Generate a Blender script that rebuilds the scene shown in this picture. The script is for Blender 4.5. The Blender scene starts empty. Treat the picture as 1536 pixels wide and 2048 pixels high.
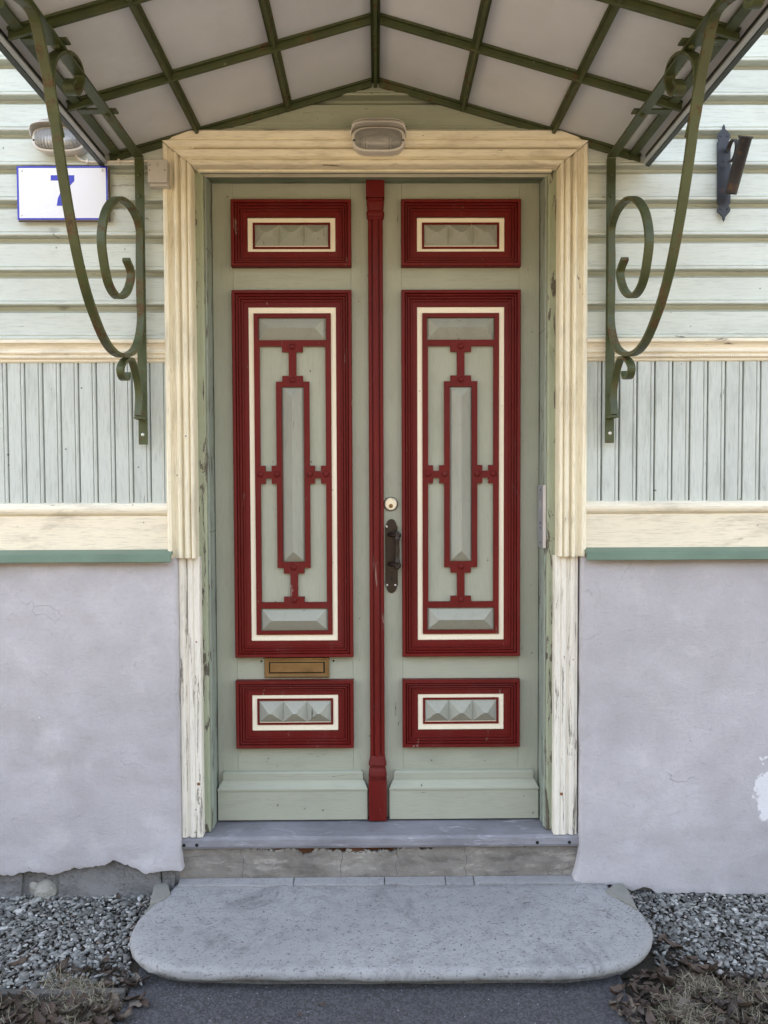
import bpy, bmesh, math, random
import numpy as np
from mathutils import Vector, Matrix, noise as mnoise

random.seed(7); rng = np.random.default_rng(7)
scene = bpy.context.scene
R = math.radians

# ------------------------------------------------------------------ camera
F_PX, CX, CY = 1537.0, 768.0, 1024.0
YD = 0.13                                    # door face; siding backing is at y = 0
CAM_Y = -2.68
PITCH, YAW, ROLL = R(2.0), R(0.5), R(-0.22)
ROT = Matrix.Rotation(-YAW, 3, 'Z') @ Matrix.Rotation(math.pi/2 - PITCH, 3, 'X') @ Matrix.Rotation(ROLL, 3, 'Z')
def ray(px, py): return ROT @ Vector(((px-CX)/F_PX, -(py-CY)/F_PX, -1.0))
_d = ray(755, 1635); CAM_Z = -_d.z*(YD-CAM_Y)/_d.y       # door bottom edge is z = 0
CAM = Vector((0.0, CAM_Y, CAM_Z))
def P(px, py, Y): d = ray(px, py); return CAM + d*((Y-CAM.y)/d.y)
def S(px, py, X): d = ray(px, py); return CAM + d*((X-CAM.x)/d.x)
def G(px, py, Z): d = ray(px, py); return CAM + d*((Z-CAM.z)/d.z)
def zz(py, Y=0.0): return P(755, py, Y).z
def xx(px, Y=0.0): return P(px, 970, Y).x

cam = bpy.data.cameras.new('camera'); co = bpy.data.objects.new('camera', cam)
scene.collection.objects.link(co)
co.matrix_world = Matrix.Translation(CAM) @ ROT.to_4x4()
cam.sensor_fit = 'HORIZONTAL'; cam.sensor_width = 36.0; cam.lens = 36.0*F_PX/1536.0
cam.clip_start = 0.05; cam.clip_end = 500
scene.camera = co

# ------------------------------------------------------------------ sky, sun, exposure
SUN_EL, SUN_AZ = R(50), R(-40)               # behind the house: the facade is in open shade
world = bpy.data.worlds.new('World'); scene.world = world; world.use_nodes = True
wn = world.node_tree; bg = wn.nodes['Background']
sky = wn.nodes.new('ShaderNodeTexSky'); sky.sky_type = 'NISHITA'; sky.sun_disc = False
sky.sun_elevation = SUN_EL; sky.sun_rotation = SUN_AZ
sky.air_density = 1.0; sky.dust_density = 0.8; sky.ozone_density = 1.0; sky.altitude = 50
wn.links.new(sky.outputs[0], bg.inputs[0]); bg.inputs[1].default_value = 0.12
sl = bpy.data.lights.new('sun', 'SUN'); so = bpy.data.objects.new('sun', sl)
scene.collection.objects.link(so)
sl.energy = 2.6; sl.angle = R(0.55); sl.color = (1.0, 0.95, 0.86)
to_sun = Vector((math.sin(SUN_AZ)*math.cos(SUN_EL), math.cos(SUN_AZ)*math.cos(SUN_EL), math.sin(SUN_EL)))
so.rotation_euler = to_sun.to_track_quat('Z', 'Y').to_euler(); so.location = (0, 8, 9)
vs = scene.view_settings
vs.view_transform = 'Standard'; vs.look = 'None'; vs.gamma = 1.0; vs.use_curve_mapping = False
vs.exposure = 3.5
vs.use_white_balance = True; vs.white_balance_temperature = 9500; vs.white_balance_tint = 17

scene.cycles.max_bounces = 8; scene.cycles.diffuse_bounces = 4
# ------------------------------------------------------------------ helpers: meshes
C = scene.collection
class MB:
    def __init__(s): s.v = []; s.f = []
    def add(s, vs_, fs): n = len(s.v); s.v += [tuple(p) for p in vs_]; s.f += [tuple(i+n for i in f) for f in fs]; return s
    def box(s, x0, x1, y0, y1, z0, z1):
        return s.add([(x0,y0,z0),(x1,y0,z0),(x1,y1,z0),(x0,y1,z0),(x0,y0,z1),(x1,y0,z1),(x1,y1,z1),(x0,y1,z1)],
            [(0,3,2,1),(4,5,6,7),(0,1,5,4),(1,2,6,5),(2,3,7,6),(3,0,4,7)])
    def prism_x(s, prof, x0, x1, n=1):        # closed profile [(y,z)] pushed along x
        k = len(prof); vv = []
        for i in range(n+1):
            x = x0+(x1-x0)*i/n; vv += [(x,y,z) for y,z in prof]
        ff = [(a*k+i, a*k+(i+1)%k, (a+1)*k+(i+1)%k, (a+1)*k+i) for a in range(n) for i in range(k)]
        ff += [tuple(reversed(range(k))), tuple(range(n*k, n*k+k))]
        return s.add(vv, ff)
    def prism_z(s, prof, z0, z1):             # closed profile [(x,y)] pushed along z
        k = len(prof)
        vv = [(x,y,z0) for x,y in prof]+[(x,y,z1) for x,y in prof]
        ff = [(i,(i+1)%k,k+(i+1)%k,k+i) for i in range(k)]+[tuple(reversed(range(k))),tuple(range(k,2*k))]
        return s.add(vv, ff)
    def prism_y(s, prof, y0, y1):             # closed outline [(x,z)] pushed along y
        k = len(prof)
        vv = [(x,y0,z) for x,z in prof]+[(x,y1,z) for x,z in prof]
        ff = [(i,(i+1)%k,k+(i+1)%k,k+i) for i in range(k)]+[tuple(reversed(range(k))),tuple(range(k,2*k))]
        return s.add(vv, ff)
    def frame(s, x0, x1, z0, z1, prof, y):    # mitred picture-frame moulding: prof [(inset, dy)]
        vv = []
        for d, dy in prof: vv += [(x0+d,y+dy,z0+d),(x1-d,y+dy,z0+d),(x1-d,y+dy,z1-d),(x0+d,y+dy,z1-d)]
        ff = [(a*4+i, a*4+(i+1)%4, a*4+4+(i+1)%4, a*4+4+i) for a in range(len(prof)-1) for i in range(4)]
        return s.add(vv, ff)
    def hip(s, x0, x1, z0, z1, y, h, flat=0.0):  # raised diamond / hipped block
        w, t = x1-x0, z1-z0; d = min(w,t)/2
        if abs(w-t) < 1e-4:
            return s.add([(x0,y,z0),(x1,y,z0),(x1,y,z1),(x0,y,z1),((x0+x1)/2,y-h,(z0+z1)/2)],[(0,1,4),(1,2,4),(2,3,4),(3,0,4)])
        zc, xc = (z0+z1)/2, (x0+x1)/2
        if w > t: a, b = (x0+d,y-h,zc), (x1-d,y-h,zc); ff = [(0,1,5,4),(1,2,5),(2,3,4,5),(3,0,4)]
        else: a, b = (xc,y-h,z0+d), (xc,y-h,z1-d); ff = [(0,1,4),(1,2,5,4),(2,3,5),(3,0,4,5)]
        return s.add([(x0,y,z0),(x1,y,z0),(x1,y,z1),(x0,y,z1),a,b], ff)
    def plate(s, rects, y0, y1):              # union of rectangles [(x0,x1,z0,z1)] as one cut-out plate
        xs = sorted({round(r[i],5) for r in rects for i in (0,1)}); zs_ = sorted({round(r[i],5) for r in rects for i in (2,3)})
        on = lambda i,j: 0<=i<len(xs)-1 and 0<=j<len(zs_)-1 and any(r[0]-1e-5<(xs[i]+xs[i+1])/2<r[1]+1e-5 and r[2]-1e-5<(zs_[j]+zs_[j+1])/2<r[3]+1e-5 for r in rects)
        for i in range(len(xs)-1):
            for j in range(len(zs_)-1):
                if not on(i,j): continue
                a,b,c,d = xs[i],xs[i+1],zs_[j],zs_[j+1]
                s.add([(a,y0,c),(b,y0,c),(b,y0,d),(a,y0,d)],[(0,1,2,3)])
                if not on(i-1,j): s.add([(a,y0,c),(a,y0,d),(a,y1,d),(a,y1,c)],[(0,1,2,3)])
                if not on(i+1,j): s.add([(b,y0,c),(b,y1,c),(b,y1,d),(b,y0,d)],[(0,1,2,3)])
                if not on(i,j-1): s.add([(a,y0,c),(a,y1,c),(b,y1,c),(b,y0,c)],[(0,1,2,3)])
                if not on(i,j+1): s.add([(a,y0,d),(b,y0,d),(b,y1,d),(a,y1,d)],[(0,1,2,3)])
        return s
    def tube(s, pts, r, n=10, rad=None):
        pts = [Vector(p) for p in pts]; k = len(pts); vv = []
        up = Vector((0,0,1))
        for i,p in enumerate(pts):
            t = (pts[min(i+1,k-1)]-pts[max(i-1,0)]).normalized()
            a = t.cross(up if abs(t.dot(up)) < .95 else Vector((1,0,0))).normalized(); b = t.cross(a)
            rr = rad[i] if rad else r
            vv += [p+a*(rr*math.cos(2*math.pi*j/n))+b*(rr*math.sin(2*math.pi*j/n)) for j in range(n)]
        ff = [(i*n+j, i*n+(j+1)%n, (i+1)*n+(j+1)%n, (i+1)*n+j) for i in range(k-1) for j in range(n)]
        ff += [tuple(reversed(range(n))), tuple(range((k-1)*n, k*n))]
        return s.add(vv, ff)
    def ribbon(s, pts, X, w, t):              # flat bar bent in the plane x = X: pts [(y,z)]
        k = len(pts); vv = []
        for i,(y,z) in enumerate(pts):
            a, b = pts[max(i-1,0)], pts[min(i+1,k-1)]
            d = Vector((b[0]-a[0], b[1]-a[1])).normalized(); nx, nz = -d.y*t/2, d.x*t/2
            vv += [(X-w/2,y+nx,z+nz),(X+w/2,y+nx,z+nz),(X+w/2,y-nx,z-nz),(X-w/2,y-nx,z-nz)]
        ff = [(i*4+j, i*4+(j+1)%4, i*4+4+(j+1)%4, i*4+4+j) for i in range(k-1) for j in range(4)]
        ff += [(3,2,1,0), tuple(range(k*4-4, k*4))]
        return s.add(vv, ff)
    def disc(s, x, z, y, r, h, n=12, dome=0.4):   # small round head standing off a front face
        vv = []; prof = [(1,0),(1,-.45*h),(.82,-.8*h),(.45,-h*(.8+.2))]
        for q,dy in prof: vv += [(x+r*q*math.cos(2*math.pi*j/n), y+dy, z+r*q*math.sin(2*math.pi*j/n)) for j in range(n)]
        ff = [(a*n+j, a*n+(j+1)%n, a*n+n+(j+1)%n, a*n+n+j) for a in range(3) for j in range(n)]+[tuple(range(3*n,4*n))]
        return s.add(vv, ff)
    def lathe(s, prof, c, axis=(0,0,1), n=16):    # prof [(r, h)] about an axis
        ax = Vector(axis).normalized(); a = ax.orthogonal().normalized(); b = ax.cross(a); c = Vector(c); k = len(prof); vv = []
        for r,h in prof: vv += [c+ax*h+a*(r*math.cos(2*math.pi*j/n))+b*(r*math.sin(2*math.pi*j/n)) for j in range(n)]
        ff = [(i*n+j, i*n+(j+1)%n, (i+1)*n+(j+1)%n, (i+1)*n+j) for i in range(k-1) for j in range(n)]
        return s.add(vv, ff)
    def mesh(s, name, mat, smooth=False):
        me = bpy.data.meshes.new(name); me.from_pydata(s.v, [], s.f); me.validate()
        bm = bmesh.new(); bm.from_mesh(me); bmesh.ops.recalc_face_normals(bm, faces=bm.faces); bm.to_mesh(me); bm.free()
        if mat: me.materials.append(mat)
        if smooth: me.polygons.foreach_set('use_smooth', [True]*len(me.polygons))
        return me
    def build(s, name, mat, parent=None, bevel=0.0, smooth=False, loc=None):
        me = s.mesh(name, mat, smooth)
        if loc is not None: me.transform(Matrix.Translation(-Vector(loc)))
        o = link(name, me, parent)
        if loc is not None: o.location = loc
        if bevel:
            m = o.modifiers.new('bevel', 'BEVEL'); m.width = bevel; m.segments = 2; m.limit_method = 'ANGLE'; m.angle_limit = R(35)
        return o
def link(name, me, parent=None):
    o = bpy.data.objects.new(name, me); C.objects.link(o); o.parent = parent; return o
def tag(o, label=None, cat=None, group=None, kind=None):
    if label: o['label'] = label
    if cat: o['category'] = cat
    if group: o['group'] = group
    if kind: o['kind'] = kind
    return o
def empty(name, loc=(0,0,0)):
    o = bpy.data.objects.new(name, None); C.objects.link(o); o.empty_display_size = .1; return o  # parts keep world coordinates
def smooth_path(pts, n=8):
    pts = [Vector(p) for p in pts]; out = []
    for i in range(len(pts)-1):
        p0,p1,p2,p3 = pts[max(i-1,0)],pts[i],pts[i+1],pts[min(i+2,len(pts)-1)]
        for j in range(n):
            t = j/n
            out.append(0.5*((2*p1)+(p2-p0)*t+(2*p0-5*p1+4*p2-p3)*t*t+(3*p1-p0-3*p2+p3)*t**3))
    return [tuple(p) for p in out+[pts[-1]]]

# ------------------------------------------------------------------ helpers: materials
class Mat:
    def __init__(s, name, rough=.6, metal=0.0, spec=.35):
        s.m = bpy.data.materials.new(name); s.m.use_nodes = True; s.t = s.m.node_tree
        s.b = s.t.nodes['Principled BSDF']; s.b.inputs['Roughness'].default_value = rough
        s.b.inputs['Metallic'].default_value = metal; s.b.inputs['Specular IOR Level'].default_value = spec
        s._v = None
    def n(s, typ, **kw):
        nd = s.t.nodes.new('ShaderNode'+typ)
        for k,v in kw.items():
            if k.startswith('_'): setattr(nd, k[1:], v)
            else: s.set(nd.inputs[int(k[1:]) if k[0]=='i' and k[1:].isdigit() else k], v)
        return nd
    def set(s, sock, v):
        if hasattr(v, 'is_output') or isinstance(v, bpy.types.NodeSocket): s.t.links.new(v, sock)
        elif isinstance(v, (tuple,list)) and sock.type == 'RGBA': sock.default_value = (*v[:3], 1)
        else: sock.default_value = v
    def vec(s):
        if s._v is None:
            tc = s.n('TexCoord'); oi = s.n('ObjectInfo')
            m = s.n('VectorMath', _operation='MULTIPLY_ADD', i0=oi.outputs['Random'], i1=(37.0,53.0,71.0), i2=tc.outputs['Object'])
            s._v = m.outputs[0]
        return s._v
    def scaled(s, sc): return s.n('VectorMath', _operation='MULTIPLY', i0=s.vec(), i1=sc).outputs[0]
    def noise(s, scale, detail=4, rough=.55, v=None, dist=0):
        return s.n('TexNoise', Vector=v or s.vec(), Scale=scale, Detail=detail, Roughness=rough, Distortion=dist).outputs['Fac']
    def rng(s, f, a, b, lo=0.0, hi=1.0): return s.n('MapRange', i0=f, i1=a, i2=b, i3=lo, i4=hi).outputs[0]
    def math(s, op, a, b=0.0): return s.n('Math', _operation=op, i0=a, i1=b).outputs[0]
    def mix(s, f, a, b, mode='MIX'):
        nd = s.t.nodes.new('ShaderNodeMix'); nd.data_type = 'RGBA'; nd.blend_type = mode
        s.set(nd.inputs[0], f); s.set(nd.inputs[6], a); s.set(nd.inputs[7], b); return nd.outputs[2]
    def bump(s, h, strength=.3, dist=.002, normal=None):
        nd = s.n('Bump', Height=h, Strength=strength, Distance=dist)
        if normal: s.t.links.new(normal, nd.inputs['Normal'])
        return nd.outputs[0]
    def done(s, col=None, nor=None, rough=None):
        if col is not None: s.set(s.b.inputs['Base Color'], col)
        if nor is not None: s.set(s.b.inputs['Normal'], nor)
        if rough is not None: s.set(s.b.inputs['Roughness'], rough)
        return s.m
def sc3(c, k): return tuple(min(1, x*k) for x in c)

def painted(name, base, axis='x', var=.10, grain=.5, dirt=.25, dirtcol=(.16,.14,.10), chips=0.0, chipcol=(.22,.19,.16),
            chipedge=None, knots=0.0, rough=.55, specks=.5, tone=0.0, finechip=False):
    """weathered paint over timber; the grain runs along `axis`"""
    m = Mat(name, rough, 0.0, .2); g = {'x':(1,14,14),'z':(14,14,1),'y':(14,1,14)}[axis]; gl = {'x':(1,5,5),'z':(5,5,1),'y':(5,1,5)}[axis]
    gv, glv = m.scaled(g), m.scaled(gl)
    blotch = m.noise(2.6, 5, .6); gn = m.noise(16, 6, .65, gv); fine = m.noise(140, 3, .6)
    col = m.mix(m.rng(blotch, .3, .7), sc3(base, 1-var), sc3(base, 1+var*.6))
    if tone:
        oi = m.n('ObjectInfo').outputs['Random']
        col = m.mix(m.math('MULTIPLY', oi, tone), col, sc3(base, .72))
    col = m.mix(m.rng(gn, .50, .70, 0, min(.75,.42*grain)), col, sc3(base, .52))
    dn = m.noise(3.5, 8, .68, glv, .4)
    col = m.mix(m.rng(dn, .52, .78, 0, dirt), col, dirtcol)
    if specks:
        vo = m.n('TexVoronoi', Vector=m.scaled((1,.02,1)), Scale=30.0, Randomness=1.0)
        near = m.rng(vo.outputs['Distance'], .05, .13, 1, 0)
        gate = m.rng(m.n('SeparateColor', i0=vo.outputs['Color']).outputs[0], .88, .90)
        col = m.mix(m.math('MULTIPLY', m.math('MULTIPLY', near, gate), specks), col, (.05,.045,.04))
    if knots:
        kv = m.n('TexVoronoi', Vector=m.scaled({'x':(.55,.02,1),'z':(1,.02,.55),'y':(1,.55,1)}[axis]), Scale=8.0)
        d = m.math('ADD', kv.outputs['Distance'], m.rng(m.noise(60,3), 0, 1, -.05, .05))
        gate = m.rng(m.n('SeparateColor', i0=kv.outputs['Color']).outputs[1], .80, .82)
        col = m.mix(m.math('MULTIPLY', m.math('MULTIPLY', m.rng(d, .02, .13, 1, 0), gate), knots), col, (.12,.11,.095))
    h = m.math('ADD', m.math('MULTIPLY', gn, .7*grain), m.math('MULTIPLY', fine, .25))
    ro = m.rng(dn, .4, .8, rough-.08, rough+.2)
    nb = None
    if chips:
        cn = m.noise(7, 9, .7, glv, .8) if not finechip else m.noise(4.5, 10, .78, gv, .5)
        th = .68-.30*chips
        mask = m.rng(cn, th, th+.012)
        cc = m.mix(m.rng(gn, .35, .7), sc3(chipcol, .55), sc3(chipcol, 1.25))
        if chipedge: col = m.mix(m.rng(cn, th-.02, th-.015), col, chipedge)
        col = m.mix(mask, col, cc); nb = m.bump(m.math('SUBTRACT', 1.0, mask), .8, .0015)
    return m.done(col, m.bump(h, .35, .0012, nb), ro)

SAGE, RED, CREAM = (.375,.385,.30), (.150,.011,.009), (.84,.755,.575)
m_sage   = painted('sage_door_paint', SAGE, 'z', .09, .6, .30, (.22,.23,.18), .02, (.10,.10,.08), specks=.8, rough=.5)
m_sageh  = painted('sage_rail_paint', SAGE, 'x', .09, .6, .30, (.22,.23,.18), .02, (.10,.10,.08), specks=.8, rough=.5)
m_stud   = painted('sage_stud_paint', (.37,.375,.31), 'z', .08, .6, .32, (.2,.2,.17), .16, (.07,.07,.06), specks=.7, rough=.5, finechip=True)
m_red    = painted('oxblood_red_paint', RED, 'z', .18, .6, .26, (.20,.07,.06), .10, (.30,.16,.13), specks=.25, rough=.5)
m_red.node_tree.nodes['Principled BSDF'].inputs['Specular IOR Level'].default_value = .18
m_creamd = painted('cream_panel_paint', (.88,.79,.61), 'z', .05, .3, .12, (.5,.4,.26), 0, specks=.4, rough=.5)
m_casez  = painted('cream_casing_upright', CREAM, 'z', .10, 1.3, .75, (.33,.27,.18), .08, (.34,.26,.18), specks=.8, rough=.55)
m_casex  = painted('cream_casing_head', CREAM, 'x', .10, 1.3, .80, (.33,.26,.16), .10, (.28,.21,.14), specks=.8, rough=.55)
m_band   = painted('cream_band_paint', (.80,.71,.55), 'x', .08, 1.2, .75, (.33,.26,.19), .05, (.3,.22,.17), specks=.8)
m_peel   = painted('peeling_white_paint', (.80,.745,.64), 'z', .08, 1.1, .5, (.36,.30,.23), .30, (.30,.27,.24), (.60,.53,.42), specks=.7, rough=.6, finechip=True)
m_jamb   = painted('peeling_sage_jamb', (.33,.36,.25), 'z', .14, .9, .45, (.16,.15,.09), .40, (.13,.115,.085), (.38,.38,.28), specks=.6)
m_jambb  = painted('blue_green_reveal_paint', (.29,.33,.275), 'z', .16, 1.2, .55, (.14,.15,.11), .36, (.17,.155,.13), specks=.5)
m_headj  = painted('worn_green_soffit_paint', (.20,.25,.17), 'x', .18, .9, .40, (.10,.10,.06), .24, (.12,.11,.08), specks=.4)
m_siding = painted('pale_mint_siding_paint', (.57,.61,.545), 'x', .08, 1.0, .50, (.30,.31,.27), .03, (.30,.29,.26), knots=.75, specks=.7, tone=.16)
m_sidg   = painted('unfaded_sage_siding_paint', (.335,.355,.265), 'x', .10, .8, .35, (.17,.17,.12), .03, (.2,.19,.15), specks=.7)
m_clad   = painted('pale_mint_board_paint', (.545,.585,.535), 'z', .08, 1.3, .55, (.28,.29,.26), .03, (.3,.3,.27), knots=.7, specks=.8, tone=.22)

def iron(name, base, rustamt=.5, rough=.55, chipcol=(.42,.43,.36)):
    m = Mat(name, rough, 0.0, .4)
    a, b, c = m.noise(9, 7, .65), m.noise(38, 6, .7), m.noise(150, 3, .6)
    col = m.mix(m.rng(a, .3, .7), sc3(base,.72), sc3(base,1.35))
    rm = m.rng(m.math('ADD', m.math('MULTIPLY', a, .5), m.math('MULTIPLY', b, .5)), .60-.12*rustamt, .66-.10*rustamt, 0, .85)
    col = m.mix(rm, col, m.mix(m.rng(c,.3,.7), (.055,.028,.016), (.15,.075,.035)))
    ch = m.rng(m.noise(55, 5, .6), .70, .715); col = m.mix(m.math('MULTIPLY', ch, .6), col, chipcol)
    h = m.math('ADD', m.math('MULTIPLY', b, .8), m.math('MULTIPLY', c, .3))
    return m.done(col, m.bump(h, .5, .0015), m.rng(rm, 0, .8, rough-.1, .85))
m_iron  = iron('moss_green_ironwork', (.050,.064,.023), .38)
m_irons = iron('moss_green_scroll_iron', (.060,.072,.027), .70)
m_black = iron('blackened_iron', (.020,.021,.024), .2, .5, (.10,.10,.10))
m_rusty = iron('rusty_dark_tube', (.024,.020,.019), .55, .6, (.10,.07,.06))

def simple(name, base, rough=.5, metal=0.0, var=.12, scale=8, bumps=.15, spec=.4, dirt=0, dirtcol=(.12,.10,.07)):
    m = Mat(name, rough, metal, spec); a = m.noise(scale, 6, .6); c = m.noise(scale*14, 3, .6)
    col = m.mix(m.rng(a,.3,.7), sc3(base,1-var), sc3(base,1+var))
    if dirt: col = m.mix(m.rng(m.noise(scale*.7,8,.7),.5,.75,0,dirt), col, dirtcol)
    return m.done(col, m.bump(c, bumps, .001), m.rng(a,.3,.7,rough-.08,rough+.08))
m_panel  = simple('grey_canopy_board', (.585,.60,.62), .55, 0, .10, 2.2, .1, .35, .5, (.42,.41,.40))
m_flash  = simple('dark_edge_flashing', (.045,.055,.050), .4, 0, .2, 8, .1)
m_lip    = simple('grey_edge_lip', (.42,.43,.43), .4, .3, .15, 8, .1)
m_sill   = simple('green_sheet_metal_sill', (.115,.190,.135), .42, 0, .14, 5, .1, .4, .2, (.22,.26,.22))
m_brass  = simple('aged_brass', (.27,.165,.075), .42, .8, .25, 14, .1)
m_brassp = simple('pale_polished_brass', (.80,.75,.62), .30, .5, .08, 20, .05)
m_bronze = simple('dark_bronze_plate', (.030,.019,.014), .38, .3, .3, 30, .2)
m_steel  = simple('screw_steel', (.62,.60,.56), .35, .6, .1, 60, .05)
m_alu    = simple('grey_aluminium', (.36,.36,.40), .40, .5, .06, 20, .05)
m_alue   = simple('pale_aluminium_edge', (.55,.52,.52), .4, .4, .06, 20, .05)
m_glyph  = simple('dark_glyph_ink', (.10,.10,.12), .5)
m_lampw  = simple('off_white_lamp_casting', (.62,.58,.52), .45, 0, .10, 12, .15, .4, .25, (.25,.22,.18))
m_lampd  = simple('lamp_interior', (.42,.40,.37), .35)
m_bulb   = simple('unlit_frosted_bulb', (.75,.73,.68), .25)
m_enamel = simple('white_enamel', (.72,.72,.73), .22, 0, .02, 6, .03, .5, .06, (.4,.35,.3))
m_blue   = simple('cobalt_enamel', (.012,.018,.36), .22, 0, .05, 8, .03, .5)
m_platew = simple('brown_backing_board', (.10,.075,.055), .7)
m_boxw   = simple('beige_plastic', (.46,.43,.385), .5, 0, .05, 12, .08, .4, .2, (.25,.2,.15))
m_cable  = simple('cream_cable_sheath', (.66,.61,.53), .45)
m_dark   = simple('black_hole', (.012,.011,.010), .8)
m_roof   = simple('dark_roof_sheet', (.09,.09,.09), .6)
m_wallp  = simple('plain_wall_timber', (.45,.47,.42), .7)

def lens_mat():
    m = Mat('ribbed_lamp_glass', .07, 0, .7)
    wv = m.n('TexWave', Vector=m.n('TexCoord').outputs['Object'], Scale=30.0, _wave_type='BANDS', _bands_direction='X').outputs['Fac']
    m.b.inputs['Transmission Weight'].default_value = .70; m.b.inputs['IOR'].default_value = 1.45
    return m.done((.62,.60,.56), m.bump(wv, .8, .003))
m_lens = lens_mat()

def stucco():
    m = Mat('lilac_grey_lime_render', .85, 0, .2); base = (.50,.475,.485)
    v = m.n('TexCoord').outputs['Object']
    a, b, c = m.noise(1.6,6,.6,v), m.noise(7,7,.65,v,.6), m.noise(60,4,.65,v)
    col = m.mix(m.rng(a,.3,.7), sc3(base,.80), sc3(base,1.08))
    col = m.mix(m.rng(b,.46,.70,0,.45), col, (.42,.39,.395)); col = m.mix(m.rng(b,.45,.30,0,.35), col, (.62,.58,.58))
    # hairline craze cracks
    wv = m.n('VectorMath', _operation='MULTIPLY_ADD', i0=m.n('TexNoise', Vector=v, Scale=6.0, Detail=4.0).outputs['Color'], i1=(.22,.22,.22), i2=v).outputs[0]
    vo = m.n('TexVoronoi', Vector=wv, Scale=4.6, _feature='DISTANCE_TO_EDGE').outputs['Distance']
    gate = m.rng(m.noise(3.1,4,.6,v),.60,.68)
    cr = m.math('MULTIPLY', m.rng(vo,.001,.006,1,0), gate); col = m.mix(m.math('MULTIPLY',cr,.28), col, (.13,.12,.12))
    # trowel scratches
    sv = m.n('VectorMath', _operation='MULTIPLY', i0=wv, i1=(9,9,34)).outputs[0]
    col = m.mix(m.rng(c,.5,.72,0,.35), col, (.38,.355,.36)); sn = m.noise(2.2,7,.75,sv,1.2); col = m.mix(m.rng(sn,.60,.70,0,.6), col, (.30,.28,.285))
    s2 = m.noise(2.4,6,.7,m.n('VectorMath',_operation='MULTIPLY',i0=wv,i1=(26,26,70)).outputs[0],1.6); col = m.mix(m.rng(s2,.60,.68,0,.45), col, (.30,.28,.285))
    # white flecks and a bared patch of old limewash
    fl = m.n('TexVoronoi', Vector=v, Scale=16.0)
    fm = m.math('MULTIPLY', m.rng(m.math('ADD',fl.outputs['Distance'],m.rng(c,0,1,-.03,.03)),.03,.05,1,0), m.rng(m.n('SeparateColor',i0=fl.outputs['Color']).outputs[2],.93,.94))
    pd = m.n('VectorMath', _operation='DISTANCE', i0=m.n('VectorMath',_operation='MULTIPLY',i0=v,i1=(1,0,.42)).outputs[0], i1=(PATCH.x,0,PATCH.z*.42)).outputs['Value']
    pm = m.rng(m.math('ADD', pd, m.rng(m.noise(24,6,.7,v),.2,.8,-.035,.035)), .043,.046,1,0)
    wm = m.math('MAXIMUM', fm, pm); col = m.mix(wm, col, (.74,.73,.74))
    h = m.math('ADD', m.math('MULTIPLY',b,.7), m.math('ADD', m.math('MULTIPLY',c,.45), m.math('ADD',m.math('MULTIPLY',sn,.5),m.math('MULTIPLY',s2,.3))))
    return m.done(col, m.bump(m.math('SUBTRACT',h,m.math('MULTIPLY',cr,.6)), .7, .005))
PATCH = P(1536, 1583, -.03)
m_stucco = stucco()

def stone(name, base, pit=.6, dark=(.10,.10,.105), scale=1.0, rough=.75, stain=.35, light=None):
    m = Mat(name, rough, 0, .3); v = m.vec()
    a, b, c = m.noise(3*scale,7,.62), m.noise(22*scale,6,.65), m.noise(190*scale,3,.6)
    col = m.mix(m.rng(a,.3,.7), sc3(base,.82), sc3(base,1.14)); col = m.mix(m.rng(b,.5,.75,0,stain), col, sc3(base,.55))
    col = m.mix(m.rng(c,.45,.7,0,.30), col, sc3(base,1.3 if light is None else light))
    vd = m.n('VectorMath',_operation='MULTIPLY_ADD',i0=m.n('TexNoise',Vector=v,Scale=45.0*scale,Detail=3.0).outputs['Color'],i1=(.05,.03,.03),i2=v).outputs[0]
    vo = m.n('TexVoronoi', Vector=vd, Scale=78.0*scale)
    k0 = m.n('SeparateColor',i0=vo.outputs['Color']).outputs[0]
    pv = m.math('MULTIPLY', m.rng(m.math('SUBTRACT',vo.outputs['Distance'],m.rng(k0,.7,1,-.05,.22)),.02,.14,1,0), m.rng(k0,.74,.78))
    pn_ = m.rng(m.noise(165*scale,4,.6,m.n('VectorMath',_operation='MULTIPLY',i0=vd,i1=(.55,1,1)).outputs[0]),.58,.66,0,.9)
    pm = m.math('MAXIMUM', m.math('MULTIPLY',pv,.9), pn_)
    ve = m.n('TexVoronoi', Vector=m.n('VectorMath',_operation='MULTIPLY_ADD',i0=m.n('TexNoise',Vector=v,Scale=9.0,Detail=5.0).outputs['Color'],i1=(.2,.2,.2),i2=v).outputs[0], Scale=3.0, _feature='DISTANCE_TO_EDGE').outputs['Distance']
    pm = m.math('MAXIMUM', pm, m.math('MULTIPLY', m.rng(ve,.0008,.004,1,0), m.rng(m.noise(2.2,3,.5),.52,.6,0,.8)))
    col = m.mix(m.math('MULTIPLY',pm,pit), col, dark)
    st_ = m.noise(4.0*scale,10,.76,None,.8); col = m.mix(m.rng(st_,.54,.70,0,stain*1.3), col, sc3(base,.45)); col = m.mix(m.rng(st_,.44,.30,0,stain), col, sc3(base,1.25))
    h = m.math('SUBTRACT', m.math('ADD', m.math('MULTIPLY',b,.6), m.math('MULTIPLY',c,.22)), m.math('MULTIPLY',pm,.8))
    return m.done(col, m.bump(h,.5,.003))
m_slab   = stone('pitted_limestone_step', (.30,.295,.285), .85, (.075,.072,.07), 1.0, .75, .6)
m_mortar = stone('grey_cement_ledge', (.27,.265,.26), .5)
m_found  = stone('dark_foundation_stone', (.17,.165,.16), .6, (.05,.05,.05), .6, .85, .9, 2.2)
m_wedge  = stone('greenish_wedge_stone', (.22,.215,.185), .2)
m_rubble = stone('pale_rubble_stone', (.34,.32,.275), .6, (.12,.10,.08))

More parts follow.
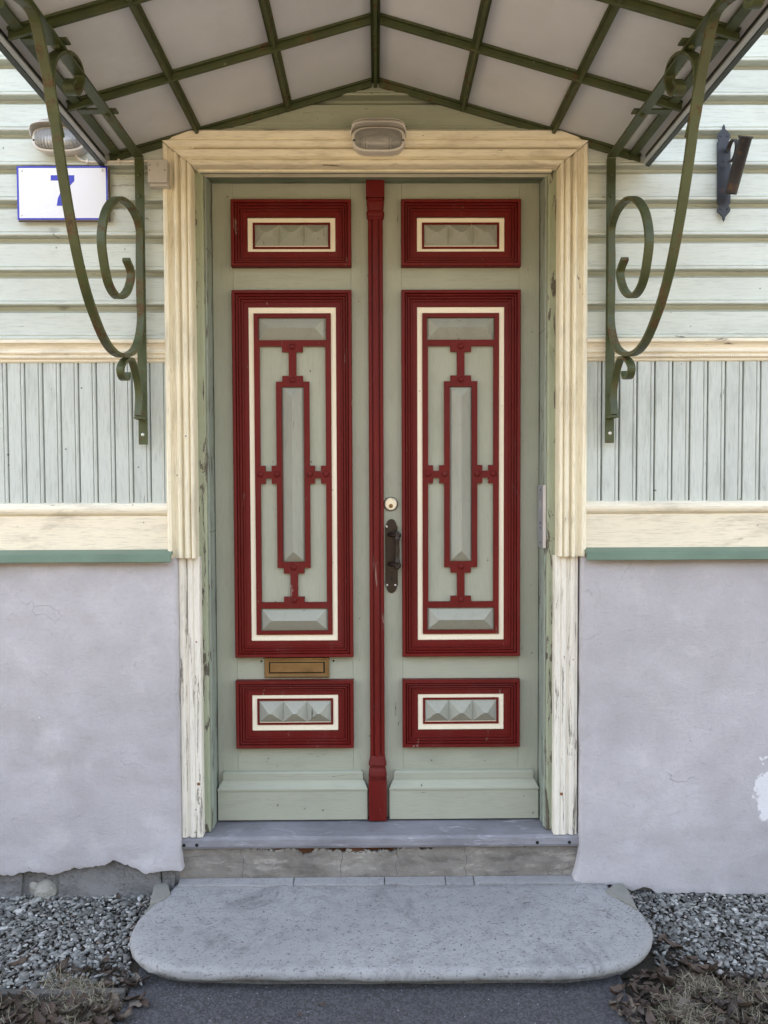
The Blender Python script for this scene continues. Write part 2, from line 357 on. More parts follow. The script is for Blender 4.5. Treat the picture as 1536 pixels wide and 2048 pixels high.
def sillwood():
    m = Mat('worn_grey_threshold_timber', .7, 0, .3); gv = m.scaled((1,12,12))
    a, g, w = m.noise(4,7,.65), m.noise(14,7,.7,gv), m.noise(5,8,.7,m.scaled((1.2,3,9)),.5)
    col = m.mix(m.rng(a,.3,.7), (.17,.165,.175), (.27,.265,.28)); col = m.mix(m.rng(g,.5,.72,0,.5), col, (.10,.095,.095))
    col = m.mix(m.rng(w,.56,.66,0,.7), col, (.42,.41,.43))
    return m.done(col, m.bump(g,.6,.002))
m_thresh = sillwood()
def riser():
    m = Mat('flaking_painted_riser', .75, 0, .3); v = m.n('TexCoord').outputs['Object']
    a, b, c = m.noise(6,7,.65,v), m.noise(20,7,.7,v), m.noise(5,10,.78,m.n('VectorMath',_operation='MULTIPLY',i0=v,i1=(1,1,3)).outputs[0],.3)
    col = m.mix(m.rng(a,.35,.65), (.17,.15,.13), (.26,.235,.205)); col = m.mix(m.rng(c,.53,.62,0,.8), col, (.38,.345,.30))
    col = m.mix(m.rng(c,.47,.36,0,.75), col, (.10,.09,.08))
    # crackled paint scales with bare rusty timber between them
    wv = m.n('VectorMath',_operation='MULTIPLY_ADD',i0=m.n('TexNoise',Vector=v,Scale=20.0).outputs['Color'],i1=(.03,.03,.03),i2=v).outputs[0]
    vo = m.n('TexVoronoi', Vector=wv, Scale=52.0, _feature='DISTANCE_TO_EDGE').outputs['Distance']
    vc = m.n('TexVoronoi', Vector=wv, Scale=52.0)
    sx = m.n('SeparateXYZ', i0=v)
    zone = m.math('ADD', m.rng(sx.outputs[2], ZR-.040, ZR-.005, 0, 1), m.rng(m.noise(2.6,4,.6,v),.38,.62,-.5,.22))
    zone = m.math('ADD', zone, m.rng(m.math('ABSOLUTE', m.math('ADD', sx.outputs[0], .16)), .20, .50, .05, -.8)); zm = m.rng(zone,.62,.70)
    crack = m.math('MULTIPLY', m.rng(vo,.02,.06,1,0), zm)
    miss = m.math('MULTIPLY', m.rng(m.n('SeparateColor',i0=vc.outputs['Color']).outputs[0],.45,.47), m.rng(zone,.80,.9))
    col = m.mix(zm, col, m.mix(m.rng(b,.3,.7),(.27,.25,.225),(.37,.345,.305)))
    col = m.mix(crack, col, (.06,.05,.04)); col = m.mix(miss, col, m.mix(m.rng(b,.3,.7),(.07,.026,.012),(.16,.06,.025)))
    h = m.math('SUBTRACT', m.math('MULTIPLY',b,.5), m.math('MAXIMUM',crack,miss))
    return m.done(col, m.bump(h,.7,.003))
ZR = zz(1690, .01)
m_riser = riser()
m_rot = painted('rotten_red_brown_timber', (.13,.05,.022), 'x', .3, 1.2, .5, (.04,.02,.012), .15, (.05,.03,.02), rough=.85)

def ground_mat(name, c0, c1, scale, bumps=.6, spk=None, rough=.9):
    m = Mat(name, rough, 0, .2); v = m.n('TexCoord').outputs['Object']
    a, b, c = m.noise(2,6,.6,v), m.noise(scale,6,.7,v), m.noise(scale*6,3,.6,v)
    col = m.mix(m.rng(b,.3,.7), c0, c1); col = m.mix(m.rng(a,.4,.7,0,.4), col, sc3(c0,.8))
    if spk:
        vo = m.n('TexVoronoi', Vector=v, Scale=170.0); k = m.n('SeparateColor',i0=vo.outputs['Color']).outputs[0]
        col = m.mix(m.rng(k,.25,.95,0,.75), col, spk)
        f = m.math('MULTIPLY', m.rng(vo.outputs['Distance'],.2,.35,1,0), m.rng(k,.985,.99)); col = m.mix(f, col, (.35,.35,.35))
        c = m.math('ADD', c, m.math('MULTIPLY', vo.outputs['Distance'], -.9))
    return m.done(col, m.bump(m.math('ADD',b,m.math('MULTIPLY',c,.6)),bumps,.006))
m_soil    = ground_mat('dark_soil', (.035,.028,.022), (.075,.06,.045), 40)
m_asphalt = ground_mat('worn_asphalt', (.048,.047,.047), (.075,.073,.072), 60, .6, (.115,.115,.12))
m_road    = ground_mat('pale_dusty_street', (.145,.135,.12), (.20,.185,.165), 20, .4)
m_blocker    = ground_mat('sky_blocker_foliage', (.060,.062,.040), (.115,.115,.080), 3, .8)
m_far     = ground_mat('dry_spring_ground', (.20,.17,.10), (.30,.26,.17), 4, .4)

def island(name, cols, rough=.8, scale=60):
    m = Mat(name, rough, 0, .25)
    r = m.n('NewGeometry').outputs['Random Per Island']
    ra = m.t.nodes.new('ShaderNodeValToRGB'); m.t.links.new(r, ra.inputs[0]); cr = ra.color_ramp
    while len(cr.elements) < len(cols): cr.elements.new(.5)
    for e,(p,c) in zip(cr.elements, cols): e.position = p; e.color = (*c,1)
    a = m.noise(scale,5,.65,m.n('TexCoord').outputs['Object'])
    col = m.mix(m.rng(a,.35,.7,0,.35), ra.outputs[0], (.10,.095,.09))
    return m.done(col, m.bump(a,.4,.002))
m_gravel = island('crushed_grey_limestone', [(0,(.07,.066,.058)),(.3,(.15,.147,.132)),(.65,(.245,.243,.222)),(.88,(.35,.345,.315)),(.97,(.56,.55,.51)),(1,(.22,.15,.11))], .9, 90)
m_leaf   = island('brown_dead_leaf', [(0,(.035,.024,.018)),(.4,(.075,.045,.030)),(.75,(.105,.066,.046)),(1,(.17,.14,.11))], .7, 50)
m_grass  = island('dry_straw_grass', [(0,(.10,.08,.05)),(.5,(.28,.235,.155)),(.9,(.46,.40,.28)),(1,(.12,.14,.05))], .7, 40)
m_edging = painted('weathered_grey_plank', (.105,.098,.088), 'x', .2, 1.2, .5, (.06,.07,.05), .1, (.08,.08,.07))

# ------------------------------------------------------------------ levels
Z_SILL_T, Z_SILL_B = zz(1098,-.03), zz(1123,-.065)
Z_BASE_T = zz(1005,-.02)
Z_BAND_B, Z_BAND_T = zz(723,-.03), zz(676,-.03)
Z_STEP = -.170
Z_GND = -.252
X_END = 4.6
XO, XI = .722, .626                                   # casing outer / inner edge
XR = .594                                             # door reveal
print('CAMZ', CAM_Z, 'levels', Z_SILL_T, Z_SILL_B, Z_BASE_T, Z_BAND_B, Z_BAND_T)

# ------------------------------------------------------------------ ground
def sheet(name, x0, x1, y0, y1, z, mat, kind='structure'):
    o = MB().add([(x0,y0,z),(x1,y0,z),(x1,y1,z),(x0,y1,z)],[(0,1,2,3)]).build(name, mat); o['kind'] = kind; return o
sheet('ground', -150, 150, -150, 60, Z_GND-.012, m_far)
# soil bed along the house
def bumpy(name, x0, x1, y0, y1, z, step, amp, mat, edge=None):
    nx, ny = max(2,int((x1-x0)/step)), max(2,int((y1-y0)/step)); m = MB(); vv = []
    for j in range(ny+1):
        for i in range(nx+1):
            x, y = x0+(x1-x0)*i/nx, y0+(y1-y0)*j/ny
            if edge: x += edge(i/nx, y)
            vv.append((x,y,z+amp*mnoise.fractal(Vector((x*7,y*7,1.3)),1.0,2.0,4)))
    ff = [(j*(nx+1)+i, j*(nx+1)+i+1, (j+1)*(nx+1)+i+1, (j+1)*(nx+1)+i) for j in range(ny) for i in range(nx)]
    o = m.add(vv,ff).build(name, mat, smooth=True); o['kind'] = 'structure'; return o
bumpy('soil_bed', -4.6, 4.6, -2.6, .3, Z_GND+.004, .05, .006, m_soil)
pe = lambda f, y: (.03*mnoise.noise(Vector((f*9, y*5, 2)))+.012*mnoise.noise(Vector((f*3, y*31, 5))))*(1 if f in (0.0,1.0) else 0)
bumpy('asphalt_path', -.725, .715, -2.62, -.10, Z_GND+.018, .03, .004, m_asphalt, pe)
sheet('street', -60, 60, -14, -2.6, Z_GND+.006, m_road)

# added tree mass, out of view behind the viewer, blocks the low sky
m = MB(); vv = []; NX, NZ = 120, 8
for j in range(NZ+1):
    for i in range(NX+1):
        x = -48+96*i/NX; t = j/NZ; hgt = 6.6+1.6*mnoise.fractal(Vector((x*.22,3,1)),.9,2,4)
        d = 1.2*mnoise.fractal(Vector((x*.5,t*5,2)),.8,2,4)
        vv.append((x, -13.0-2.2*t*t+d*(1 if j else .3), Z_GND-.05+hgt*math.sin(t*math.pi/2)))
NB = len(vv)
for i in range(NX+1): q = vv[NZ*(NX+1)+i]; vv += [(q[0], -20.0, q[2]-1.5),(q[0], -22.0, Z_GND-.05)]
ff = [(j*(NX+1)+i,j*(NX+1)+i+1,(j+1)*(NX+1)+i+1,(j+1)*(NX+1)+i) for j in range(NZ) for i in range(NX)]
ff += [(NZ*(NX+1)+i,NZ*(NX+1)+i+1,NB+2*i+2,NB+2*i) for i in range(NX)]+[(NB+2*i,NB+2*i+2,NB+2*i+3,NB+2*i+1) for i in range(NX)]
o = m.add(vv,ff).build('sky_blocker_trees', m_blocker); o['kind'] = 'stuff'

# ------------------------------------------------------------------ house
house = empty('house')
tag(house, 'pale mint timber house front with cream trim, grey rendered plinth and double door', 'house')
Z_TOP = 3.9
m = MB()
m.box(-X_END,-.66,.022,.30,-.30,3.0).box(.66,X_END,.022,.30,-.30,3.0).box(-.66,.66,.022,.30,zz(330,.0),3.0)
m.box(-X_END,X_END,-.02,.30,3.0,Z_TOP)
m.box(-X_END,-X_END+.25,.30,7.0,-.30,Z_TOP).box(X_END-.25,X_END,.30,7.0,-.30,Z_TOP).box(-X_END,X_END,7.0,7.25,-.30,Z_TOP)
wall = m.build('wall', m_wallp, house)
m = MB().prism_x([(-.5,Z_TOP-.05),(3.6,Z_TOP+2.1),(7.8,Z_TOP-.05),(7.8,Z_TOP+.1),(3.6,Z_TOP+2.3),(-.5,Z_TOP+.1)],-X_END-.3,X_END+.3)
m.add([(-X_END,0,Z_TOP),(-X_END,7.2,Z_TOP),(-X_END,3.6,Z_TOP+2.0)],[(0,1,2)]).add([(X_END,0,Z_TOP),(X_END,7.2,Z_TOP),(X_END,3.6,Z_TOP+2.0)],[(0,1,2)])
roof = m.build('roof', m_roof, house)
MB().add([(-.66,.32,-.1),(.66,.32,-.1),(.66,.32,2.6),(-.66,.32,2.6)],[(0,1,2,3)]).build('inner_wall', m_dark, wall)

# horizontal drop siding
BH = (zz(45,-.012)-zz(668,-.012))/9.0
def siding_profile(h):
    return [(.02,.004),(.004,.0045),(-.031,.0015),(-.0335,.0035),(-.0340,.0075),(-.0315,.0112),(-.0270,.0120),(-.0270,.0145),(-.0295,.0165),(-.0290,.0195),(-.0215,.0215),
            (-.0205,h-.0245),(-.0195,h-.0235),(-.0095,h-.0215),(-.0010,h-.0160),(.006,h-.006),(.008,h+.004),(.02,h+.004)]
z = Z_BAND_T-.004; n = 0
head_top = zz(262,-.03)
prof = siding_profile(BH)
me_l = MB().prism_x(prof, -X_END+XO-.004+0, -0.001).mesh('siding_board', m_siding)
while z < 3.0:
    zt = z+BH
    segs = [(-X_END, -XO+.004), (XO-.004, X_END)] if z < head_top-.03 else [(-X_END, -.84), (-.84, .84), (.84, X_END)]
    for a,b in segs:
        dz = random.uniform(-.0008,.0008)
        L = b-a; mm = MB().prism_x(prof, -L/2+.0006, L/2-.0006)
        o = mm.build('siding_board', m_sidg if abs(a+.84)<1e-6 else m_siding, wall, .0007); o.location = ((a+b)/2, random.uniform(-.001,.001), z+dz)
    z = zt; n += 1

# vertical matchboarding
BW = .0612
cb = [(.0010,.02),(.0012,-.006),(.0018,-.0165),(.003,-.0180),(.0440,-.0180),(.0450,-.0165),(.0455,-.0125),(.0466,-.0125),(.0472,-.0165),(.0500,-.0180),(.0535,-.0180),(.0572,-.0165),(.0580,-.010),(.0604,-.004),(.0606,.02)]
mec = MB().prism_z(cb, Z_BASE_T-.01, Z_BAND_B+.02).mesh('cladding_board', m_clad)
for s in (-1,1):
    x = XO-.004
    while x < X_END:
        o = link('cladding_board', mec, wall)
        o.location = (x if s > 0 else -x-BW, random.uniform(-.0012,.0012), 0)
        bv = o.modifiers.new('bevel','BEVEL'); bv.width=.0006; bv.segments=1; bv.limit_method='ANGLE'; bv.angle_limit=R(35)
        x += BW

# belt moulding, baseboard, sill
hb = Z_BAND_T-Z_BAND_B
bandp = [(.0,0),(-.020,0),(-.024,.004),(-.024,.010),(-.029,.012),(-.031,.016),(-.029,.020),(-.026,.022),(-.028,.026),(-.033,.030),(-.034,.034),(-.031,.038),(-.026,.040),(-.024,.046),(-.027,.054),(-.034,.062),(-.040,.064),(-.040,hb-.008),(-.037,hb-.004),(-.0,hb+.006)]
bs = zz(1030,-.03)
basep = [(.0,Z_SILL_T-.012),(-.024,Z_SILL_T-.012),(-.024,bs-.003),(-.022,bs),(-.027,bs+.003),(-.034,bs+.010),(-.037,bs+.018),(-.037,bs+.026),(-.033,bs+.032),(-.014,Z_BASE_T+.003),(0,Z_BASE_T+.003)]
ztop, zlip = Z_SILL_T, Z_SILL_B
sillp = [(0,ztop+.004),(-.022,ztop+.002),(-.060,ztop-.010),(-.064,ztop-.013),(-.068,zlip+.002),(-.066,zlip),(-.062,zlip+.002),(-.058,ztop-.018),(0,ztop-.008)]
for s in (-1,1):
    a, b = (XO-.002, X_END) if s > 0 else (-X_END, -XO+.002)
    MB().prism_x([(y,z+Z_BAND_B) for y,z in bandp], a, b, 1).build('belt_moulding', m_band, wall, .0006)
    MB().prism_x(basep, a, b).build('baseboard', m_band, wall, .0008)
    a2, b2 = (XO-.006, X_END) if s > 0 else (-X_END, -XO+.018)
    MB().prism_x(sillp, a2, b2, 1).build('sheet_metal_sill', m_sill, wall, .0008)
    bm_ = MB()                                           # carved bead row on the belt moulding
    x = a+.006
    while abs(x) < 2.4 if s > 0 else x < b-.004:
        if abs(x) < 2.4: bm_.lathe([(.0004,-.0032),(.0030,-.0016),(.0036,0),(.0030,.0016),(.0004,.0032)], (x,-.0300,Z_BAND_B+.016), (1,0,0), 6)
        x += .0078
    o = bm_.build('carved_bead_row', m_band, wall, smooth=True); o['kind'] = 'stuff'

# rendered plinth
def poly_z(pts):
    pts = sorted(pts)
    def f(x):
        if x <= pts[0][0]: return pts[0][1]
        for (a,b),(c,d) in zip(pts, pts[1:]):
            if x <= c: return b+(d-b)*(x-a)/(c-a)
        return pts[-1][1]
    return f
lp = [(P(px,py,-.035).x, P(px,py,-.035).z) for px,py in [(-260,1762),(-120,1750),(-60,1757),(0,1751),(24,1752),(45,1745),(85,1744),(105,1752),(125,1745),(150,1737),(195,1734),(230,1721),(262,1733),(288,1746),(312,1742),(345,1742)]]
rp = [(P(px,py,-.035).x, P(px,py,-.035).z) for px,py in [(1165,1768),(1195,1768),(1245,1776),(1268,1783),(1290,1774),(1312,1786),(1345,1789),(1385,1788),(1420,1786),(1445,1790),(1490,1788),(1536,1793),(1620,1788),(1800,1795)]]
def plinth(s, xe, zb):
    path = [(xe,.06),(xe,.02),(xe,-.020),(xe+.002,-.029),(xe+.006,-.0335),(xe+.012,-.035)]
    x = xe+.035
    while x < X_END: path.append((x,-.035)); x += .010 if x < 1.6 else .03 if x < 2.4 else .25
    path.append((X_END,-.035)); nz = 46; vv = []; zt = Z_SILL_B+.012
    for i,(px_,py_) in enumerate(path):
        X = s*px_
        flare = 0.6 if s > 0 else 0.4
        for j in range(nz+1):
            t = j/nz; zb_ = zb(X)+.007*mnoise.fractal(Vector((X*34,0,7)),.6,2.3,5); zc = zb_+(zt-zb_)*(t**1.25)
            d = .007*mnoise.fractal(Vector((X*3.5,zc*3.5,4)),1,2,4)+.0035*mnoise.noise(Vector((X*13,zc*17,9)))
            ex = -flare*.030*max(0,1-(zc+.16)/.12)**2*max(0,1-(px_-xe)/.06) if zc < -.04 else 0
            wob = .004*mnoise.noise(Vector((3,0,zc*9))) if px_ < xe+.03 else 0
            und = .002 if j == 0 else 0
            vv.append((X+s*(ex+wob), py_-d*(1 if i>2 else .3)+und, zc))
    k = nz+1
    ff = [(i*k+j,(i+1)*k+j,(i+1)*k+j+1,i*k+j+1) for i in range(len(path)-1) for j in range(nz)]
    nv = len(vv)                                         # underside of the broken edge
    for i,(px_,py_) in enumerate(path): q = vv[i*k]; vv += [(q[0],q[1]+.0002,q[2]),(q[0],.02,q[2]+.006)]
    ff += [(nv+2*i,nv+2*i+1,nv+2*i+3,nv+2*i+2) for i in range(len(path)-1)]
    return MB().add(vv,ff).build('plinth_render', m_stucco, house, smooth=True)
pl_l = plinth(-1, .692, poly_z(lp)); pl_r = plinth(1, .706, poly_z(rp))

def rock(x0,x1,y0,y1,z0,z1,mat,name,parent,seed,amp=.006,nx=8,nz=4,loc=True):
    bm = bmesh.new(); rd = name.startswith('rubble')
    if rd: bmesh.ops.create_icosphere(bm, subdivisions=3, radius=.56)
    else:
        bmesh.ops.create_cube(bm, size=1.0); bmesh.ops.subdivide_edges(bm, edges=bm.edges[:], cuts=5, use_grid_fill=True)
    for v in bm.verts:
        q = Vector((v.co.x*.94+.06*v.co.x*(1-4*v.co.y*v.co.y*.3), v.co.y, v.co.z))
        p = Vector(((x0+x1)/2+q.x*(x1-x0), (y0+y1)/2+q.y*(y1-y0), (z0+z1)/2+q.z*(z1-z0)))
        p += amp*mnoise.noise_vector(p*14+Vector((seed,seed*2,0)))+amp*.4*mnoise.noise_vector(p*50+Vector((seed,0,0)))
        v.co = p
    me = bpy.data.meshes.new(name); bm.to_mesh(me); bm.free(); me.materials.append(mat)
    return link(name, me, parent)
Yf = -.014
def fx(px): return P(px,1760,Yf).x
for i,(a,b,t,bt,mat) in enumerate([(-330,-215,1740,1800,m_found),(-205,-70,1738,1800,m_found),(-60,44,1738,1805,m_found),(114,322,1705,1815,m_found),(324,348,1712,1815,m_found)]):
    rock(fx(a),fx(b),Yf,.10,P(100,bt,Yf).z-.03,P(100,t,Yf).z,mat,'foundation_stone',pl_l,i*3.1,.009)
rock(fx(62),fx(110),Yf-.006,.06,P(100,1812,Yf).z,P(100,1766,Yf).z,m_rubble,'rubble_stone',pl_l,21,.012)
rock(fx(46),fx(84),Yf+.012,.06,P(100,1800,Yf).z,P(100,1764,Yf).z,m_rubble,'rubble_stone',pl_l,33,.010)
MB().box(-X_END,-.69,.004,.021,-.34,-.06).build('footing', m_found, pl_l); MB().box(.70,X_END,.004,.021,-.34,-.06).build('footing', m_found, pl_r)
x = .80
while x < 2.4:
    w = random.uniform(.16,.34); rock(x,x+w-.006,-.006,.10,-.30,-.165,m_found,'foundation_stone',pl_r,x*5,.009); x += w

# ------------------------------------------------------------------ door surround
sur = empty('door_surround'); sur.parent = house
ZCB = zz(1115,-.035)                                   # foot of the upper casing
ZDT = zz(365,YD)                                       # top of the door
ZH_IN, ZH_OUT = zz(330,-.03), zz(285,-.03)             # mitre of the head casing
ZSB = zz(343,.0)
# fluted casing profile (distance from inner edge, y)
W = XO-XI
flute = [(0,.03),(0,-.030),(.003,-.038),(.010,-.040),(.0125,-.036),(.0135,-.027),(.016,-.025),(.019,-.033),(.022,-.036),(.033,-.036),(.037,-.031),(.040,-.021),(.043,-.023),(.046,-.036),(.050,-.042),(.054,-.042),(.058,-.034),(.063,-.025),(.070,-.024),(.077,-.031),(.080,-.040),(.089,-.041),(W,-.034),(W,.03)]
for s in (-1,1):
    k = len(flute); vv = []
    for d,y in flute: vv.append((s*(XI+d), y, ZCB+random.uniform(-.0008,.0008)))
    for d,y in flute: vv.append((s*(XI+d), y, ZH_IN+(ZH_OUT-ZH_IN)*d/W-.0012))
    ff = [(i,(i+1)%k,k+(i+1)%k,k+i) for i in range(k)]+[tuple(range(k)),tuple(range(k,2*k))]
    MB().add(vv,ff).build('side_casing', m_casez, sur, .0008)
# head casing: taller moulding whose top corners are cut by the canopy slope
zt_h = zz(262,-.03)
hp = [(0,.03),(0,-.028),(.003,-.037),(.012,-.037),(.014,-.028),(.018,-.022),(.021,-.030),(.024,-.038),(.042,-.041),(.045,-.036),(.047,-.022),(.050,-.022),(.052,-.036),(.056,-.042),(.066,-.046),(.072,-.040),(.076,-.048),(.093,-.050),(.100,-.040)]
Hh = zt_h-ZH_IN
hp = [(d*Hh/.100, y) for d,y in hp]+[(Hh,.03)]
vv = []; k = len(hp); hin = ZH_OUT-ZH_IN
for s in (-1,1):
    for d,y in hp:
        if d <= hin: xx_ = XI+W*d/hin
        else: xx_ = XO-.005-(d-hin)*2.9
        vv.append((s*(xx_-.001), y, ZH_IN+d))
ff = [(i,(i+1)%k,k+(i+1)%k,k+i) for i in range(k)]+[tuple(range(k)),tuple(range(k,2*k))]
MB().add(vv,ff).build('head_casing', m_casex, sur, .0008)
# cream stop strip below the head, green soffit, jambs
xs_ = xx(1108,.0)
MB().box(-XI+.014,XI-.020,.0,.05,ZSB,ZH_IN-.002).build('head_stop_strip', m_casex, sur, .0012)
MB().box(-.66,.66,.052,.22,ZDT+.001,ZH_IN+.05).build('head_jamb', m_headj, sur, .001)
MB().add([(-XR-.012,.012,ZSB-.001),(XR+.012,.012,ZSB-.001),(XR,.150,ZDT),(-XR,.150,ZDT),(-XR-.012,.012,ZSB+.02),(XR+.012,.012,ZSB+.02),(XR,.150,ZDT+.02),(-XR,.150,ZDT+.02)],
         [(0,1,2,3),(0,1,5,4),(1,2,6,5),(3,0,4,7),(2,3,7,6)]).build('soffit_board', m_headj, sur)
for s in (-1,1):
    MB().prism_z([(s*q,y) for q,y in [(XR+.004,.024),(XR+.010,.020),(XI+.012,.020),(XI+.012,.20),(XR+.004,.20)]], .0, ZH_IN).build('door_jamb', m_jamb, sur, .0015)
    MB().prism_z([(s*q,y) for q,y in [(XR-.001,.046),(XR+.0038,.040),(XR+.0038,.20),(XR-.001,.20)]], .0, ZDT+.01).build('jamb_lining', m_jambb, sur, .001)
    # lower casing block on the plinth: peeling flutes
    k0, k1 = .618, .700
    pf = [(k0,.02),(k0,-.010),(k0+.003,-.014),(k0+.020,-.014),(k0+.023,-.010),(k0+.026,-.014),(k0+.040,-.014),(k0+.045,-.007),(k0+.050,-.005),(k0+.055,-.010),(k0+.058,-.014),(k0+.070,-.014),(k0+.074,-.010),(k1,-.010),(k1,.02)]
    MB().prism_z([(s*q,y) for q,y in pf], -.004, ZCB+.002).build('lower_casing', m_peel, sur, .001)

m_nail = simple('rust_bled_nail', (.26,.095,.028), .8, 0, .4, 60, .3)
for px,py in ((397,1568),(1123,1588),(393,1284)):
    q = P(px,py,-.014); MB().disc(q.x,q.z,-.0138,.0055 if py > 1300 else .003,.0012,10).build('rusty_nail_head', m_nail, sur)
# threshold, riser
m = MB().prism_x([(.20,-.002),(.20,-.05),(.0,-.05),(-.012,-.046),(-.016,-.036),(-.014,-.014),(-.006,-.005),(.05,-.002)], -.700, .708, 1)
m.build('threshold_board', m_thresh, house, .002)
thr = [o for o in house.children if o.name.startswith('threshold')][0]
for px,py in [(367,1681),(395,1676),(1072,1668),(1136,1668)]:
    q = G(px,py,-.010)
    MB().disc(q.x, -.030, -.0158, .006, .002, 10).build('nail_hole', m_dark, thr)
MB().box(-.705,.712,.014,.25,-.32,-.0505).build('riser_core', m_rot, house)
xs0 = -.705; k = 0
for x1_ in (-.485,-.13,.06,.31,.712):
    a, b = xs0+.0006, x1_-.0006; n_ = max(8,int((b-a)/.008)); fr, bk = [], []
    for q in range(n_+1):
        x = a+(b-a)*q/n_; w_ = max(0,1-abs(x+.13)/.36)
        t = mnoise.fractal(Vector((x*16,2.2,5)),.7,2.2,5)
        zt_ = -.0512-max(0, .9*w_*(t+.22)*.062)-max(0, mnoise.noise(Vector((x*30,8,1)))-.45)*.03
        zb_ = Z_STEP+.004+.004*mnoise.noise(Vector((x*25,4,4)))
        dy = .0025*mnoise.fractal(Vector((x*9,1,1)),.8,2,4)
        fr.append((x,.004+dy,zt_)); bk.append((x,.004+dy*.4+.001,zb_))
    N_ = n_+1; NZ_ = 6; vv = []
    for r_i in range(NZ_+1):
        t = r_i/NZ_
        for q in range(N_):
            p0, p1 = fr[q], bk[q]; z_ = p0[2]+(p1[2]-p0[2])*t
            jx = (1-q/n_)*.014*mnoise.fractal(Vector((a*3,z_*45,1)),.8,2,3)*(a > -.7)+(q/n_)*.014*mnoise.fractal(Vector(((b+.0012)*3,z_*45,1)),.8,2,3)*(b < .7)
            vv.append((p0[0]+jx, p0[1]+(p1[1]-p0[1])*t-.0035*mnoise.fractal(Vector((p0[0]*14,z_*30,3)),.8,2,4), z_))
    n0 = len(vv); vv += [(p[0],.0145,p[2]) for p in fr]
    ff = [(r_i*N_+q,r_i*N_+q+1,(r_i+1)*N_+q+1,(r_i+1)*N_+q) for r_i in range(NZ_) for q in range(n_)]
    ff += [(q,q+1,n0+q+1,n0+q) for q in range(n_)]
    MB().add(vv,ff).build('riser_plaster', m_riser, house)
    xs0 = x1_

